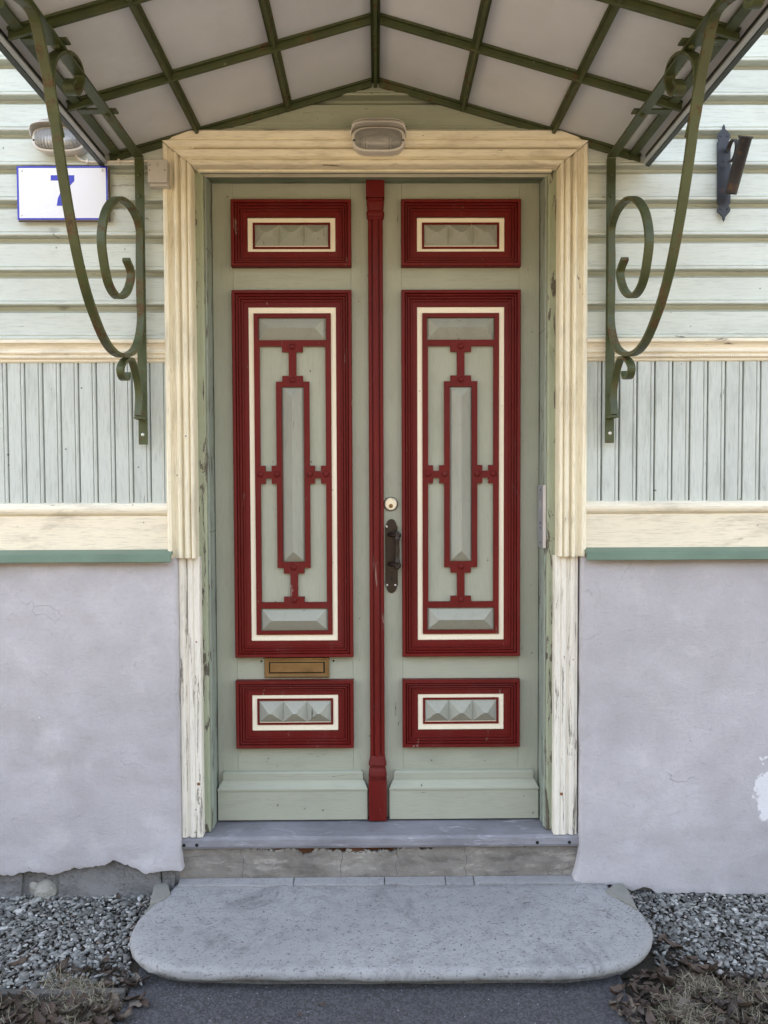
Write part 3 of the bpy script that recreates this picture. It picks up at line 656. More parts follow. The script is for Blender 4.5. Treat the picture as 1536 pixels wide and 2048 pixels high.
# ------------------------------------------------------------------ door leaves
def zd(v): return zz(v,YD)
KX = 1/ (xx(755+300,YD)-xx(755,YD)) * 300             # px per metre on the door plane
def leaf(s):
    lf = empty('door_leaf'); lf.parent = house
    lf['label'] = 'left door leaf with brass letter slot' if s < 0 else 'right door leaf with dark pull handle and lock'
    x0, x1 = sorted((s*.004, s*(XR-.003)))
    xc = s*166.5/KX; hw = 117.6/KX
    MB().box(x0,xc-hw+.0022,YD,YD+.05,.004,ZDT-.003).build('stile', m_sage, lf, .0006)
    MB().box(xc+hw-.0022,x1,YD,YD+.05,.004,ZDT-.003).build('stile', m_sage, lf, .0006)
    zr_ = [ZDT-.003,zd(405),zd(534),zd(585),zd(1309),zd(1359),zd(1489),.004]
    for i in range(0,8,2): MB().box(xc-hw+.0027,xc+hw-.0027,YD+.0004,YD+.05,zr_[i+1],zr_[i]).build('rail', m_sageh, lf, .0006)
    for i in range(1,7,2): MB().box(xc-hw+.0027,xc+hw-.0027,YD+.001,YD+.04,zr_[i+1]+.0005,zr_[i]-.0005).build('panel', m_sage, lf)
    # thin joints between stiles and rails read as slightly raised rails
    def moulding(v0, v1): 
        MB().frame(xc-hw,xc+hw,zd(v1),zd(v0),[(0,.002),(0,-.024),(.0015,-.0285),(.003,-.030),(.0105,-.030),(.012,-.0285),(.0128,-.019),(.0142,-.018),(.0155,-.0235),(.0195,-.0245),(.0210,-.0225),(.0215,-.014),(.0230,-.0135),(.0245,-.0190),(.0290,-.0200),(.0305,-.018),(.0312,-.010),(.0327,-.0095),(.0340,-.0130),(.0385,-.0135),(.0400,-.0115),(.0405,-.0080),(.0565,-.0085),(.0575,-.0070),(.0575,.002)],YD).build('panel_moulding', m_red, lf)
    def cream(a, v0, v1, b): 
        MB().frame(xc-a/KX,xc+a/KX,zd(v1),zd(v0),[(0,.001),(0,-.0035),(.002,-.0050),(b-.001,-.0045),(b,-.0035),(b,.001)],YD).build('cream_border', m_creamd, lf)
    def studs(v0, v1, r0, r1):
        h0, h1 = zd(r1), zd(r0); w = 76.2/KX; t = .0076
        MB().plate([(xc-w,xc+w,h1-t,h1),(xc-w,xc+w,h0,h0+t),(xc-w,xc-w+t,h0,h1),(xc+w-t,xc+w,h0,h1)],YD-.0085,YD).build('inner_border', m_red, lf, .0006)
        a, b = zd(v1), zd(v0); W3 = (2*72)/KX/3
        for i in range(3):
            xa = xc-72/KX+i*W3
            MB().hip(xa+.0001,xa+W3-.0001,a,a+ (b-a),YD-.0052,.034).build('pyramid_stud', m_stud, lf) 
    moulding(403,536.5); cream(89.5,437,511,.034); studs(450.6,492.3,446.6,499)
    moulding(583,1311); cream(89.5,615,1280,.025)
    moulding(1357,1491); cream(89.5,1384,1459,.034); studs(1400,1441.5,1395,1447)
    # strap-work lattice
    X = lambda u: xc+u/KX
    rr = []
    def r_(u0,u1,v0,v1): rr.append((X(u0),X(u1),zd(v1),zd(v0)))
    T, B = 627.5, 1267.5
    r_(-76,76,T,636); r_(-76,-67,636,681); r_(67,76,636,681); r_(-76,76,681,693); r_(-20.5,20.5,693,704.5); r_(-7.5,7.5,704.5,752)
    r_(-20.5,20.5,752,763.5); r_(-33,33,763.5,774); r_(-33,-22,774,1123); r_(22,33,774,1123); r_(-33,33,1123,1134.5)
    r_(-20.5,20.5,1134.5,1145.5); r_(-7.5,7.5,1145.5,1192); r_(-20.5,20.5,1192,1203); r_(-76,76,1203,1215); r_(-76,-67,1215,1260); r_(67,76,1215,1260); r_(-76,76,1260,B)
    r_(-76,-65,693,1203); r_(65,76,693,1203)
    for q in (-1,1):
        def rq(u0,u1,v0,v1): r_(min(q*u0,q*u1),max(q*u0,q*u1),v0,v1)
        rq(33,43,931,967); rq(43,55,942,956); rq(55,65,931,967)
    MB().plate(rr,YD-.0105,YD).build('lattice', m_red, lf, .0012)
    for u,v in [(0,694),(0,760),(0,1133),(0,1198),(-65,948),(-32,948),(33,948),(65,948)]:
        MB().disc(X(u),zd(v),YD-.010,.0105,.0085,14).build('rivet', m_red, lf, smooth=False)
    MB().hip(X(-66.5),X(66.5),zd(680.5),zd(636.5),YD-.001,.032).build('bevelled_block', m_stud, lf, .0005)
    MB().hip(X(-66.5),X(66.5),zd(1259.5),zd(1215.5),YD-.001,.032).build('bevelled_block', m_stud, lf, .0005)
    MB().hip(X(-21.5),X(21.5),zd(1122.5),zd(774.5),YD-.001,.034).build('bevelled_block', m_stud, lf, .0005)
    # moulded kick board
    a, b = s*22/KX, s*(XR-.006); a, b = min(a,b), max(a,b)
    zk = zd(1570); zt = zd(1545)
    MB().box(a,b,YD-.030,YD,.006,zk-.006).build('kick_board', m_sageh, lf, .0015)
    q = [(0,zk-.0055,.034),(0,zk,.034),(.003,zk+.003,.033),(.0045,zk+.010,.027),(.008,zk+.018,.020),(.013,zk+.027,.016),(.014,zk+.028,.018),(.014,zt+.006,.018),(.017,zt+.010,.014),(.018,zt+.012,0)]
    vv = []
    for d,zq,h in q: vv += [(a-.001+d*1.3,YD,zq),(a-.001+d*1.3,YD-h,zq),(b+.001-d*1.3,YD-h,zq),(b+.001-d*1.3,YD,zq)]
    ff = [(i*4+j,i*4+j+1,i*4+5+j,i*4+4+j) for i in range(len(q)-1) for j in range(3)]
    MB().add(vv,ff).build('kick_moulding', m_sageh, lf, .0006)
    return lf
ll, lr = leaf(-1), leaf(1)

# central fluted meeting stile (fixed to the left leaf)
def cs(u): return u/KX
xm = -1.5/KX
m = MB().box(xm-cs(18),xm+cs(18),YD-.040,YD,zd(402),zd(358))
m.build('stile_cap_block', m_red, ll, .0015)
fl = [(-14.5,0),(-14.5,-.020),(-12.5,-.024),(-10,-.026),(-8.2,-.026),(-7.4,-.021),(-5.8,-.021),(-5,-.027),(-2.6,-.030),(2.6,-.030),(5,-.027),(5.8,-.021),(7.4,-.021),(8.2,-.026),(10,-.026),(12.5,-.024),(14.5,-.020),(14.5,0)]
MB().prism_z([(xm+cs(u),YD+y) for u,y in fl], zd(1510), zd(440)).build('fluted_stile', m_red, ll)
def collar(stack, name):
    vv = []
    for v,u,h in stack:
        zq = zd(v); vv += [(xm-cs(u),YD,zq),(xm-cs(u),YD-h*.8,zq),(xm-cs(u*.8),YD-h,zq),(xm+cs(u*.8),YD-h,zq),(xm+cs(u),YD-h*.8,zq),(xm+cs(u),YD,zq)]
    k = 6
    ff = [(i*k+j,i*k+j+1,(i+1)*k+j+1,(i+1)*k+j) for i in range(len(stack)-1) for j in range(k-1)]+[tuple(range(k)),tuple(range(len(vv)-k,len(vv)))]
    MB().add(vv,ff).build(name, m_red, ll, .0006)
collar([(402.5,16,.034),(406,16,.034),(409,17,.036),(413,17,.036),(420,16,.034),(427,15,.031),(429,17,.037),(434,17.5,.038),(438,17,.036),(440,15,.032),(444,14.6,.028)],'stile_capital')
collar([(1507,15,.028),(1511,15,.031),(1521,17,.036),(1524,18,.037),(1526,16,.033),(1530,15.5,.032),(1536,17,.036),(1543,18,.038),(1547,18,.037),(1550,16.5,.034),(1552.5,17,.034)],'stile_base')
MB().box(xm-cs(18),xm+cs(18),YD-.040,YD,.004,zd(1553)).build('stile_plinth_block', m_red, ll, .0015)

# letter slot on the left leaf
x0, x1, z0, z1 = xx(526,YD), xx(656.5,YD), zd(1353.5), zd(1313.5)
MB().frame(x0,x1,z0,z1,[(0,.002),(0,-.007),(.002,-.010),(.006,-.0105),(.009,-.008),(.016,-.008),(.0175,-.0025),(.018,.001)],YD).build('letter_slot_frame', m_brass, ll)
MB().box(x0+.0205,x1-.0215,YD-.0065,YD,z0+.020,z1-.020).build('letter_slot_flap', m_brass, ll, .001)
MB().box(x0+.016,x1-.016,YD-.0005,YD+.004,z0+.016,z1-.016).build('slot_recess', m_dark, ll)
for px in (519.5,665): MB().disc(xx(px,YD),zd(1321),YD-.0006,.004,.0006,8).build('old_screw_hole', m_dark, ll)
# lock and handle on the right leaf
lx, lz = xx(781.5,YD), zd(1008)
MB().lathe([(.026,0),(.026,.004),(.0245,.006),(.0235,.006)],(lx,YD,lz),(0,-1,0),28).build('lock_ring', m_bronze, lr)
MB().lathe([(.0232,0),(.0232,.0075),(.020,.0095),(.0085,.0095),(.0001,.0095)],(lx,YD,lz),(0,-1,0),28).build('lock_cylinder', m_brassp, lr)
MB().lathe([(.0078,0),(.0078,.0112),(.0062,.0118),(.0001,.0118)],(lx,YD,lz-.007),(0,-1,0),16).build('lock_core', m_brass, lr)
MB().box(lx-.0011,lx+.0011,YD-.0122,YD,lz-.0115,lz-.003).build('keyway', m_dark, lr)
hx = xx(782.5,YD); w = 12.2/KX; za, zb_ = zd(1038), zd(1186); ol = []
for i in range(13): t = math.pi*i/12; ol.append((hx+w*.82*math.cos(t), za-w*1.05+w*1.05*math.sin(t)))
ol = [(hx+w,za-w*1.22)]+ol+[(hx-w,za-w*1.22)]
bot = [(hx-w, zb_+w*1.22)]+[(hx-w*.82*math.cos(math.pi*i/12), zb_+w*1.05-w*1.05*math.sin(math.pi*i/12)) for i in range(13)]+[(hx+w, zb_+w*1.22)]
MB().prism_y(ol+bot, YD-.005, YD).build('handle_plate', m_bronze, lr, .0012)
for px,py in [(773,1053),(773.5,1170),(790,1170)]: MB().disc(xx(px,YD),zd(py),YD-.005,.0042,.0022,10).build('plate_screw', m_steel, lr)
gx, gy = hx+.020, YD-.055
for py in (1069,1128):
    MB().tube([(hx-.006,YD-.004,zd(py)),(hx-.002,YD-.026,zd(py)),(gx-.004,gy+.006,zd(py)),(gx+.010,gy-.002,zd(py))],.0065,12,[.009,.0065,.007,.0085]).build('handle_arm', m_bronze, lr, smooth=True)
zt_, zb2 = zd(1061), zd(1136)
MB().lathe([(.0001,0),(.0075,.001),(.0080,.008),(.0070,.011),(.0068,.018),(.0098,.022),(.0098,.032),(.0075,.036),(.0082,.060),(.0090,(zt_-zb2)/2),(.0082,zt_-zb2-.060),(.0075,zt_-zb2-.036),(.0098,zt_-zb2-.032),(.0098,zt_-zb2-.022),(.0068,zt_-zb2-.018),(.0070,zt_-zb2-.011),(.0080,zt_-zb2-.008),(.0075,zt_-zb2-.001),(.0001,zt_-zb2)],(gx,gy,zb2),(0,0,1),14).build('handle_grip', m_bronze, lr, smooth=True)
MB().prism_y([(hx+.0035*math.cos(t),zd(1158)+(.011 if math.sin(t)>0 else .006)*math.sin(t)) for t in [i*math.pi/6 for i in range(12)]],YD-.0058,YD-.004).build('keyhole', m_dark, lr)
MB().disc(hx,zd(1145),YD-.005,.0055,.002,10).build('keyhole_boss', m_bronze, lr)

# ------------------------------------------------------------------ canopy
ZRg = zz(167,-.03); SL = (ZRg-zz(303,-.03))/.80
def zs(x): return ZRg-SL*abs(x)
DEP = 1.22; ROWS = [-.030,-.385,-.745,-1.105]
can = empty('porch_canopy')
tag(can, 'gabled entrance canopy of grey boards on moss green iron bars with scroll brackets', 'canopy')
def slab(m, xa, xb, ya, yb, o0, o1):
    v = [(x,y,zs(x)+o) for o in (o0,o1) for x,y in ((xa,ya),(xb,ya),(xb,yb),(xa,yb))]
    return m.add(v, [(0,3,2,1),(4,5,6,7),(0,1,5,4),(1,2,6,5),(2,3,7,6),(3,0,4,7)])
cols = [0,.295,.600,.822]
for s in (-1,1):
    for i in range(3):
        for j in range(4):
            ya = ROWS[j]; yb = ROWS[j+1] if j < 3 else -DEP
            a, b = s*(cols[i]+.004), s*(cols[i+1]-.004)
            m = slab(MB(), min(a,b), max(a,b), yb+.003, ya-.003+(.03 if j==0 else 0), .0185+random.uniform(0,.001), .0265)
            m.build('canopy_board', m_panel, can)
    m = slab(MB(), min(s*.842,s*.915), max(s*.842,s*.915), -DEP, -.004, .0185, .0265); m.build('eave_board', m_panel, can)
    m = slab(MB(), min(s*.001,s*.925), max(s*.001,s*.925), -DEP-.01, -.001, .031, .037); m.build('roof_sheet', m_flash, can)
    for y in ROWS:                                       # tee bars running up the slope
        m = slab(MB(), min(s*.013,s*.900), max(s*.013,s*.900), y-.013, y+.013, .0115, .0180)
        slab(m, min(s*.013,s*.900), max(s*.013,s*.900), y-.005, y+.005, -.008, .0115)
        m.build('cross_bar', m_iron, can, .001)
    for x in (.295,.600):                                # tee bars running out from the wall
        m = slab(MB(), s*x-.014, s*x+.014, -DEP, -.004, .0090, .0112)
        slab(m, s*x-.005, s*x+.005, -DEP, -.004, -.0065, .0090)
        m.build('long_bar', m_iron, can, .0008)
    m = slab(MB(), min(s*.860,s*.885), max(s*.860,s*.885), -DEP, -.02, .004, .0112); m.build('eave_bar', m_iron, can, .001)
    m = MB(); xa, xb = min(s*.918,s*.932), max(s*.918,s*.932)
    slab(m, xa, xb, -DEP-.02, -.028, -.014, .030); m.build('edge_flashing', m_flash, can, .001)
    m = MB(); xa, xb = min(s*.905,s*.9175), max(s*.905,s*.9175)
    slab(m, xa, xb, -DEP-.02, -.030, -.012, -.007); m.build('edge_lip', m_lip, can, .001)
m = slab(MB(), -.014, 0, -DEP, -.004, .008, .0105); slab(m, 0, .014, -DEP, -.004, .008, .0105); slab(m, -.005, .005, -DEP, -.004, -.010, .008)
m.build('ridge_bar', m_iron, can, .0008)
XB = .797
def sy(px, py): q = S(px, py, -XB); return (min(q.y,-.055), q.z)
main = [(252,518),(262,548),(254,582),(236,594),(218,570),(207,520),(203,470),(213,420),(236,397),(262,415),(281,458),(294,530),(298,600),(290,655),(270,697),(243,711),(215,690),(186,625),(161,540),(139,430),(121,320),(104,200),(86,110),(62,20)]
main = [sy(*q) for q in main]
print('main tip', main[-1], 'eave z', zs(XB))
ze = zs(XB)-.030
t0 = main[-1]
main += [(-.985,ze-.030),(-1.03,ze-.012),(-1.065,ze-.035),(-1.070,ze-.075),(-1.045,ze-.100),(-1.018,ze-.085),(-1.022,ze-.060)]
mp = smooth_path(main, 7)
curl = smooth_path([sy(*q) for q in [(118,275),(107,225),(99,165),(104,118),(128,104),(150,122),(159,155),(153,182),(143,187),(137,172),(143,160)]], 6)
low = smooth_path([sy(*q) for q in [(255,746),(252,758),(244,754),(241,736),(250,720),(262,720),(270,741),(276,770),(278,798),(276,832)]], 6)
print('low', low[0], low[-1], 'curl', curl[0], curl[12])
for s in (-1,1):
    br = empty('scroll_bracket'); br.parent = can
    X = s*XB
    zt_ = zs(XB)-.030; zb0 = zz(888,-.03)
    MB().box(X-.015,X+.015,-.0485,-.041,zb0,zt_).build('wall_strap', m_iron, br, .001)
    MB().box(X-.016,X+.016,-DEP+.02,-.0490,zt_,zt_+.007).build('top_strap', m_iron, br, .001)
    MB().ribbon(mp, X, .025, .013).build('main_scroll', m_irons, br, .0015)
    MB().ribbon(curl, X, .028, .009).build('upper_curl', m_irons, br, .001)
    MB().ribbon(low, X, .024, .010).build('lower_scroll', m_irons, br, .001)
    zf = low[-1][1]
    MB().box(X-.013,X+.013,low[-1][0]-.005,-.0490,zf-.010,zf-.002).build('foot_strap', m_irons, br, .001)
    for py in (350,392,435,790,868): MB().disc(X,zz(py,-.048),-.0485,.006,.004,10).build('bolt', m_steel if py == 868 else m_iron, br)
    for y in ROWS[1:]:
        MB().box(min(X-s*.030,X+s*.085),max(X-s*.030,X+s*.085),y-.014+.035,y+.014+.035,zt_+.0075,zt_+.0135).build('packing_strap', m_iron, br, .001)
        m = MB().lathe([(.008,0),(.008,.004),(.005,.007),(.0001,.0075)],(X,y+.035,zt_),(0,0,-1),8); m.build('bolt', m_iron, br)

# ------------------------------------------------------------------ lamps, plate, box, cable, flag holder, intercom
def stadium(w, h, n=40, e=3.3):
    f = lambda c: math.copysign(abs(c)**(2/e), c)
    return [(w*f(math.cos(2*math.pi*i/n)), h*f(math.sin(2*math.pi*i/n))) for i in range(n)]
def loops(m, spec, cx_, cz_, y, cap=True):                # spec [(w,h,dy)] stacked rounded outlines
    n = None; vv = []
    for w,h,dy in spec:
        o = stadium(w,h); n = len(o); vv += [(cx_+a, y+dy, cz_+b) for a,b in o]
    ff = [(i*n+j,i*n+(j+1)%n,(i+1)*n+(j+1)%n,(i+1)*n+j) for i in range(len(spec)-1) for j in range(n)]
    if cap: ff.append(tuple(range((len(spec)-1)*n,len(spec)*n)))
    return m.add(vv, ff)
def lamp(cx_, cz_, y, label):
    t = empty('bulkhead_lamp'); tag(t, label, 'lamp', 'oval bulkhead lamps'); w, h = .088, .041
    loops(MB(), [(w*.93,h*.90,.002),(w*.95,h*.92,-.020),(w,h,-.026),(w,h,-.042),(w*.985,h*.97,-.046),(w*.90,h*.85,-.047),(w*.89,h*.83,-.036)],cx_,cz_,y,False).build('lamp_body', m_lampw, t, smooth=False)
    loops(MB(), [(w*.92,h*.86,-.012)],cx_,cz_,y).build('lamp_back', m_lampd, t)
    loops(MB(), [(w*.892,h*.835,-.042),(w*.875,h*.80,-.054),(w*.78,h*.66,-.063),(w*.5,h*.35,-.067)],cx_,cz_,y).build('glass_lens', m_lens, t, smooth=True)
    MB().lathe([(.0001,0),(.010,.001),(.011,.010),(.013,.014),(.015,.030),(.0145,.060),(.012,.078),(.0001,.084)],(cx_-.045,y-.024,cz_),(1,0,0),14).build('bulb', m_bulb, t, smooth=True)
    o = stadium(w*1.03,h*1.03)
    for q,(dy0,dy1,lift) in enumerate([(.0,-.030,.036),(.0,-.050,.021),(-.030,-.074,.006)]):   # three louvre hoods over the top half
        arc = [p for p in o if p[1] > (-.002,.012,.020)[2-q]]
        arc.sort(key=lambda p: math.atan2(p[1],p[0])); vv = []
        for a,b in arc:
            f = max(0,b)/h
            vv += [(cx_+a,y+dy0,cz_+b+lift),(cx_+a,y+dy0+(dy1-dy0)*(.35+.65*min(1,f*1.3)),cz_+b+lift-.004*f),(cx_+a*1.02,y+dy0+(dy1-dy0)*(.35+.65*min(1,f*1.3)),cz_+b+lift+.0022-.004*f),(cx_+a*1.02,y+dy0,cz_+b+lift+.0022)]
        k = len(arc)
        ff = [(i*4+j,i*4+(j+1)%4,i*4+4+(j+1)%4,i*4+4+j) for i in range(k-1) for j in range(4)]+[(0,1,2,3),tuple(range(4*k-4,4*k))]
        MB().add(vv,ff).build('hood_fin', m_lampw, t)
    for s in (-1,1): MB().disc(cx_+s*w*.93,cz_-.004,y-.046,.0035,.002,8).build('screw', m_dark, t)
    return t
q1 = P(757,283,-.07); lamp(q1.x, q1.z, -.042, 'oval lamp with louvred hood on the cream head casing above the door')
q2 = P(122,283,-.06); lamp(q2.x, q2.z, -.034, 'oval lamp with louvred hood on the siding above the house number plate')

# house number plate
np_ = empty('house_number_plate'); tag(np_, 'white enamel house number plate with blue border and blue 7', 'number plate')
Yn = -.042
x0, x1 = P(34,388,Yn).x, P(216,388,Yn).x; z0, z1 = P(125,440,Yn).z, P(125,332,Yn).z
MB().box(x0+.002,x1+.004,Yn+.004,Yn+.009,z0-.004,z1-.001).build('backing_board', m_platew, np_)
MB().box(x0,x1,Yn,Yn+.0035,z0,z1).build('plate', m_enamel, np_, .0012)
MB().frame(x0+.0005,x1-.0005,z0+.0005,z1-.0005,[(0,.0005),(0,-.0008),(.0055,-.0010),(.006,0)],Yn).build('blue_border', m_blue, np_)
def pn(px,py): q = P(px,py,Yn); return (q.x,q.z)
MB().prism_y([pn(101.5,350.5),pn(148.5,350.5),pn(148.5,362),pn(136,375.5),pn(127,398),pn(125.5,411.5),pn(113.5,411.5),pn(116,396),pn(125,377),pn(133.5,361),pn(101.5,361)],Yn-.0008,Yn+.001).build('digit_seven', m_blue, np_)
for px,py in ((43,341),(204,341),(43,430),(206,430)): q = pn(px,py); MB().disc(q[0],q[1],Yn,.004,.002,10).build('screw', m_steel, np_)

# sensor box beside the casing
sb = empty('sensor_box'); tag(sb, 'small beige sensor box between iron strap and cream door casing', 'sensor')
Yb = -.072
a, b = P(295,345,Yb), P(334,345,Yb); zt_, zb0 = P(315,318,Yb).z, P(315,364,Yb).z
MB().box(a.x,b.x,Yb,-.034,zb0,zt_).build('box_body', m_boxw, sb, .003)
MB().box(a.x+.004,b.x+.002,Yb+.010,-.034,zb0-.010,zb0-.0005).build('box_skirt', m_boxw, sb, .001)
cx_ = (a.x+b.x)/2; hh = zt_-zb0
MB().disc(cx_-.001,zt_-hh*.26,Yb,.0062,.003,14).build('light_sensor', m_lampd, sb)
for dx,dz in ((-.024,-.26),(-.026,-.48),(.025,-.48)): MB().disc(cx_+dx,zt_+dz*hh,Yb,.0022,.001,8).build('screw', m_dark, sb)
# cable
cab = empty('lamp_cable'); tag(cab, 'thin cream cable running from the siding lamp to the sensor box', 'cable')
pts = [P(px,py,-.040) for px,py in [(150,305),(154,313),(162,320),(175,323),(200,324),(235,323),(265,322.5),(297,322)]]
MB().tube(smooth_path(pts,5), .0042, 8).build('cable_sheath', m_cable, cab, smooth=True)
for px in (175,238): q = P(px,323,-.040); MB().box(q.x-.004,q.x+.004,-.0455,-.030,q.z-.006,q.z+.007).build('cable_clip', m_cable, cab, .001)

# flag holder
fh = empty('flag_holder'); tag(fh, 'black wrought iron flag holder with rusty tilted tube on right-hand siding', 'flag holder')
Yh = -.040
def half(pts): return [P(1448+u,v,Yh) for u,v in pts]
hs = [(0,248),(2.5,252),(3,258),(8,263),(12.5,269),(13.5,274),(11,279.5),(9.5,281.5),(13,284),(13.5,290),(13.5,405),(13,408),(9.5,411),(11,413),(13.5,418),(12.5,423),(8,428),(3,434),(2.5,438),(0,443)]
ol = [(p.x,p.z) for p in half(hs)]+[(p.x,p.z) for p in reversed(half([(-u,v) for u,v in hs[1:-1]]))]
MB().prism_y(ol, Yh, Yh+.005).build('back_plate', m_black, fh, .001)
A, B = P(1461,388,-.074), P(1492,272,-.150)
ax = (B-A).normalized(); L = (B-A).length
MB().lathe([(.0001,0),(.0195,.0),(.0200,.006),(.0205,L-.008),(.0235,L-.005),(.0240,L),(.0215,L),(.0190,L-.004),(.0185,.02)],A,ax,22).build('tube', m_rusty, fh, smooth=True)
rc = P(1462,300,-.060)
rg = [(rc.x-.012+.0*math.cos(t), -.044-.032+.034*math.cos(t)-.002, rc.z-.010+.034*math.sin(t)) for t in [R(20+i*20) for i in range(15)]]
MB().ribbon([(p[1],p[2]) for p in rg], rc.x-.004, .014, .004).build('support_ring', m_rusty, fh)
for u,v in ((-7,272),(7,272),(-7,418),(7,418),(0,322)): q = P(1448+u,v,Yh); MB().disc(q.x,q.z,Yh,.0035,.002,8).build('rivet', m_black, fh)

# intercom on the right reveal (its face looks across the doorway)
ic = empty('intercom_panel'); tag(ic, 'slim grey metal intercom panel on the right door reveal', 'intercom')
xi = XR-.009
ya_, yb_ = .030, .122
zt_, zb0 = P(1086,970,.04).z, P(1086,1096,.04).z
MB().box(xi+.0012,XR+.003,ya_,yb_,zb0,zt_).build('panel_body', m_alue, ic, .0012)
MB().box(xi,xi+.0011,ya_+.003,yb_-.001,zb0+.002,zt_-.002).build('face_plate', m_alu, ic)
H_ = zt_-zb0
def facebox(y0,y1,f0,f1,mat,name): MB().box(xi-.0006,xi+.0005,y0,y1,zt_-H_*f1,zt_-H_*f0).build(name, mat, ic)
facebox(.058,.082,.24,.37,m_lampd,'speaker_grille')
for r0 in (.585,.675):
    for i in range(2):
        for j in range(2):
            if r0 > .6 and i == 1 and j == 1: continue
            facebox(.058+i*.013,.068+i*.013,r0+j*.024,r0+.019+j*.024,m_glyph,'pictogram')
for f in (.08,.92): facebox(.066,.074,f-.012,f+.012,m_dark,'screw')

# ------------------------------------------------------------------ stone step
top = [(345,1774),(322,1792),(296,1815),(272,1842),(262,1870),(266,1895),(284,1917),(320,1932),(380,1939),(520,1941),(760,1942),(1000,1941),(1160,1937),(1230,1928),(1278,1909),(1302,1882),(1304,1855),(1288,1828),(1258,1800),(1222,1776)]
op = [G(px,py,Z_STEP) for px,py in top]; op = [(p.x,p.y,0) for p in op]
outl = [(p[0],p[1]) for p in smooth_path(op,14)]
yb0 = max(outl[0][1],outl[-1][1]); outl = [(outl[0][0],yb0+.03)]+outl+[(outl[-1][0],yb0+.03)]
def inset(o, d):
    n = len(o); out = []
    for i in range(n):
        a, b = Vector(o[(i-1)%n]), Vector(o[(i+1)%n]); t = (b-a).normalized(); nn = Vector((-t.y,t.x))
        out.append((o[i][0]+nn.x*d, o[i][1]+nn.y*d))
    return out
area = sum(a[0]*b[1]-b[0]*a[1] for a,b in zip(outl,outl[1:]+outl[:1]))
sg = 1 if area > 0 else -1
vv = []; n = len(outl)
st = [(.034,0),(.024,-.0003),(.013,-.0015),(.006,-.005),(.002,-.011),(0,-.017),(.001,-.026),(.004,-.032),(.012,-.036),(.05,-.039)]
for d,dz in st:
    ins = inset(outl, sg*d); ins[0] = (outl[0][0]+d, outl[0][1]); ins[-1] = (outl[-1][0]-d, outl[-1][1])
    ins[1] = (outl[1][0]+d, outl[1][1]); ins[-2] = (outl[-2][0]-d, outl[-2][1])
    for i,p in enumerate(ins):
        w = (.006 if d < .03 else 0)*mnoise.fractal(Vector((p[0]*9,p[1]*9,dz*30)),.9,2.2,4)
        vv.append((p[0]+(w if 0<i<n-1 else 0), p[1]+(w*.8 if 0<i<n-1 else 0), Z_STEP+dz+.3*w))
ff = [(a*n+i,a*n+(i+1)%n,(a+1)*n+(i+1)%n,(a+1)*n+i) for a in range(len(st)-1) for i in range(n)]+[tuple(range(n))]
step = MB().add(vv,ff).build('stone_step', None, smooth=True); step.data.materials.append(m_slab)
tag(step, 'worn grey limestone doorstep slab with rounded front corners', 'doorstep')
bo = inset(outl, sg*.040)
base = MB().add([(x,y,Z_STEP-.034) for x,y in bo]+[(x,y,Z_GND-.03) for x,y in bo],[(i,(i+1)%n,n+(i+1)%n,n+i) for i in range(n)]).build('step_footing', m_found, step)
# cement ledge behind the slab, cracked into lengths
xs_l = [-.705,-.30,.02,.235,.335,.712]
for i in range(5):
    a, b = xs_l[i]+.0012, xs_l[i+1]-.0012
    k = 10; vv = []
    for zq in (Z_STEP+.007, Z_STEP-.06):
        for j in range(k+1):
            x = a+(b-a)*j/k; vv.append((x, -.036+.010*mnoise.noise(Vector((x*11,1,4)))+.004*mnoise.noise(Vector((x*40,3,1))), zq+.002*mnoise.noise(Vector((x*9,0,0)))))
        for j in range(k,-1,-1): vv.append((a+(b-a)*j/k, .003, zq+.006))
    N = 2*(k+1); ff = [tuple(range(N)), tuple(range(N,2*N))]+[(j,(j+1)%N,N+(j+1)%N,N+j) for j in range(N)]
    MB().add(vv,ff).build('cement_ledge', m_mortar, step, .003)
def wedge(pts, z0, z1, label):
    q = [G(px,py,z1) for px,py in pts]
    o = MB().add([(p.x,p.y,z1+random.uniform(-.003,.003)) for p in q]+[(p.x*1.0,p.y,z0) for p in q],[tuple(range(len(q))),tuple(range(len(q),2*len(q)))]+[(i,(i+1)%len(q),len(q)+(i+1)%len(q),len(q)+i) for i in range(len(q))]).build('corner_stone', m_wedge, None, .004)
    tag(o, label, 'stone', 'loose stones at the step corners'); return o
wedge([(309,1766),(328,1759),(337,1768),(341,1787),(326,1799),(300,1806)], -.26, Z_STEP+.004, 'broken pale stone wedged at the left back corner of the step')
wedge([(288,1822),(302,1808),(326,1801),(341,1789),(333,1800),(292,1826)], -.26, Z_STEP-.004, 'thin stone sliver along the left edge of the step')
wedge([(1211,1781),(1229,1767),(1246,1767),(1259,1783),(1275,1817),(1262,1808),(1230,1792)], -.26, Z_STEP+.006, 'smooth greenish stone wedged at the right back corner of the step')

